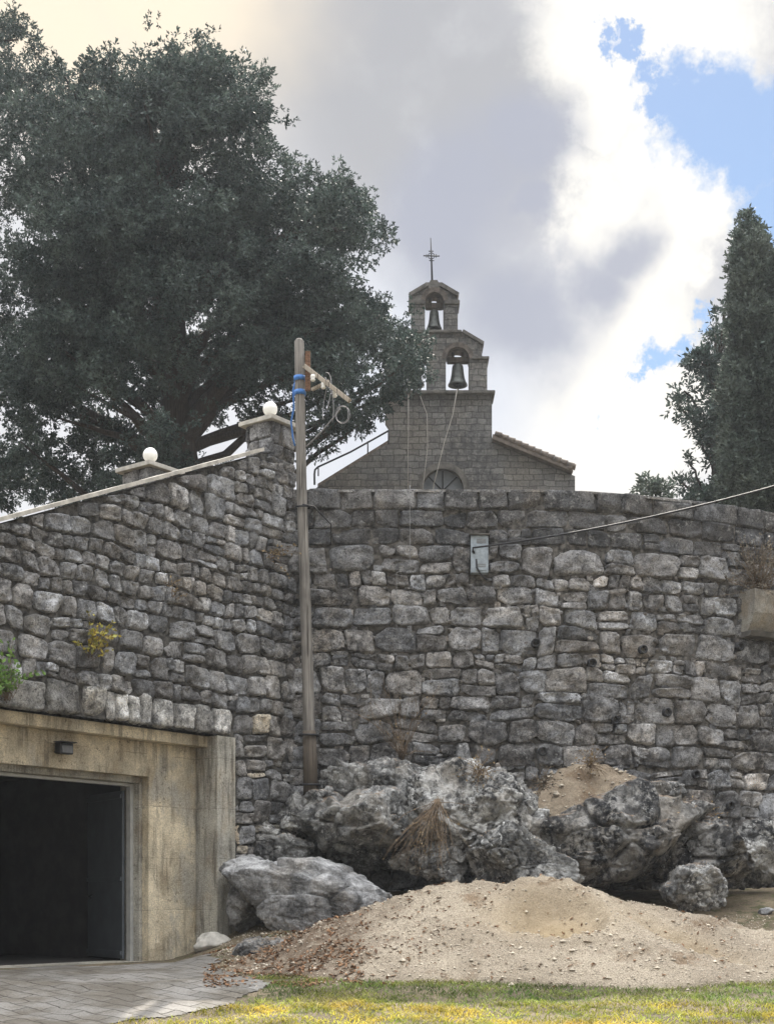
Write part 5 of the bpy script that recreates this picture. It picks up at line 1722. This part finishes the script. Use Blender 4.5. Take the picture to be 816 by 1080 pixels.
bl = blob(W_crisp, [(770, 130, 52), (745, 95, 40), (815, 175, 48), (635, 72, 15), (705, 90, 26), (800, 120, 62), (835, 270, 60), (665, 66, 14)], .34)
bl = wmax(bl, blob(W_crisp, [(703, 388, 20), (690, 404, 13), (627, 428, 14), (722, 372, 14), (745, 345, 14)], .45))
# broken cloud in the rest of the sky
sky2 = wn('ShaderNodeMixRGB') if False else None
bg1 = wn('ShaderNodeBackground'); bg2 = wn('ShaderNodeBackground')
L_(sky.outputs[0], bg1.inputs[0]); bg1.inputs[1].default_value = .072
L_(cl, bg2.inputs[0]); bg2.inputs[1].default_value = .67
mx = wn('ShaderNodeMixShader'); L_(bl, mx.inputs[0]); L_(bg2.outputs[0], mx.inputs[1]); L_(bg1.outputs[0], mx.inputs[2])
ow = wn('ShaderNodeOutputWorld'); L_(mx.outputs[0], ow.inputs[0])

sd = bpy.data.lights.new('sun', 'SUN'); so = bpy.data.objects.new('sun', sd); COL.objects.link(so)
sd.energy = 5.; sd.angle = R(.6); sd.color = (1, .93, .82)
sv = Vector((math.sin(R(SUN_AZ)) * math.cos(R(SUN_EL)), math.cos(R(SUN_AZ)) * math.cos(R(SUN_EL)), math.sin(R(SUN_EL))))
so.rotation_euler = sv.to_track_quat('Z', 'Y').to_euler()
so.location = (0, 0, 40)

# ------------------------------------------------------------------ camera
cd = bpy.data.cameras.new('camera'); co = bpy.data.objects.new('camera', cd); COL.objects.link(co)
co.location = (0, 0, CAMZ); co.rotation_euler = (R(90), 0, 0)
cd.sensor_width = 36; cd.lens = 36 * F / 1080.
cd.shift_y = (HY - 540) / 1080.
cd.clip_end = 2000
scene.camera = co
cy = scene.cycles
cy.max_bounces = 5; cy.diffuse_bounces = 3; cy.transmission_bounces = 3; cy.glossy_bounces = 2
vs = scene.view_settings
vs.view_transform = 'Standard'; vs.look = 'None'; vs.gamma = 1; vs.exposure = 0.75; vs.use_curve_mapping = False

# ------------------------------------------------------------------ thin scattering volume, added to stand in for the backlight glare veil
hz = bpy.data.materials.new('air'); hz.use_nodes = True
ht = hz.node_tree; ht.nodes.clear()
pv = ht.nodes.new('ShaderNodeVolumePrincipled'); om = ht.nodes.new('ShaderNodeOutputMaterial')
pv.inputs['Color'].default_value = (.86, .92, 1, 1); pv.inputs['Density'].default_value = .0004
pv.inputs['Anisotropy'].default_value = .3
ht.links.new(pv.outputs[0], om.inputs['Volume'])
mb = MB().box((0, 18, 13.2), (870, 870, 31.))
tag(mb.build('glare_haze', hz), kind='stuff')
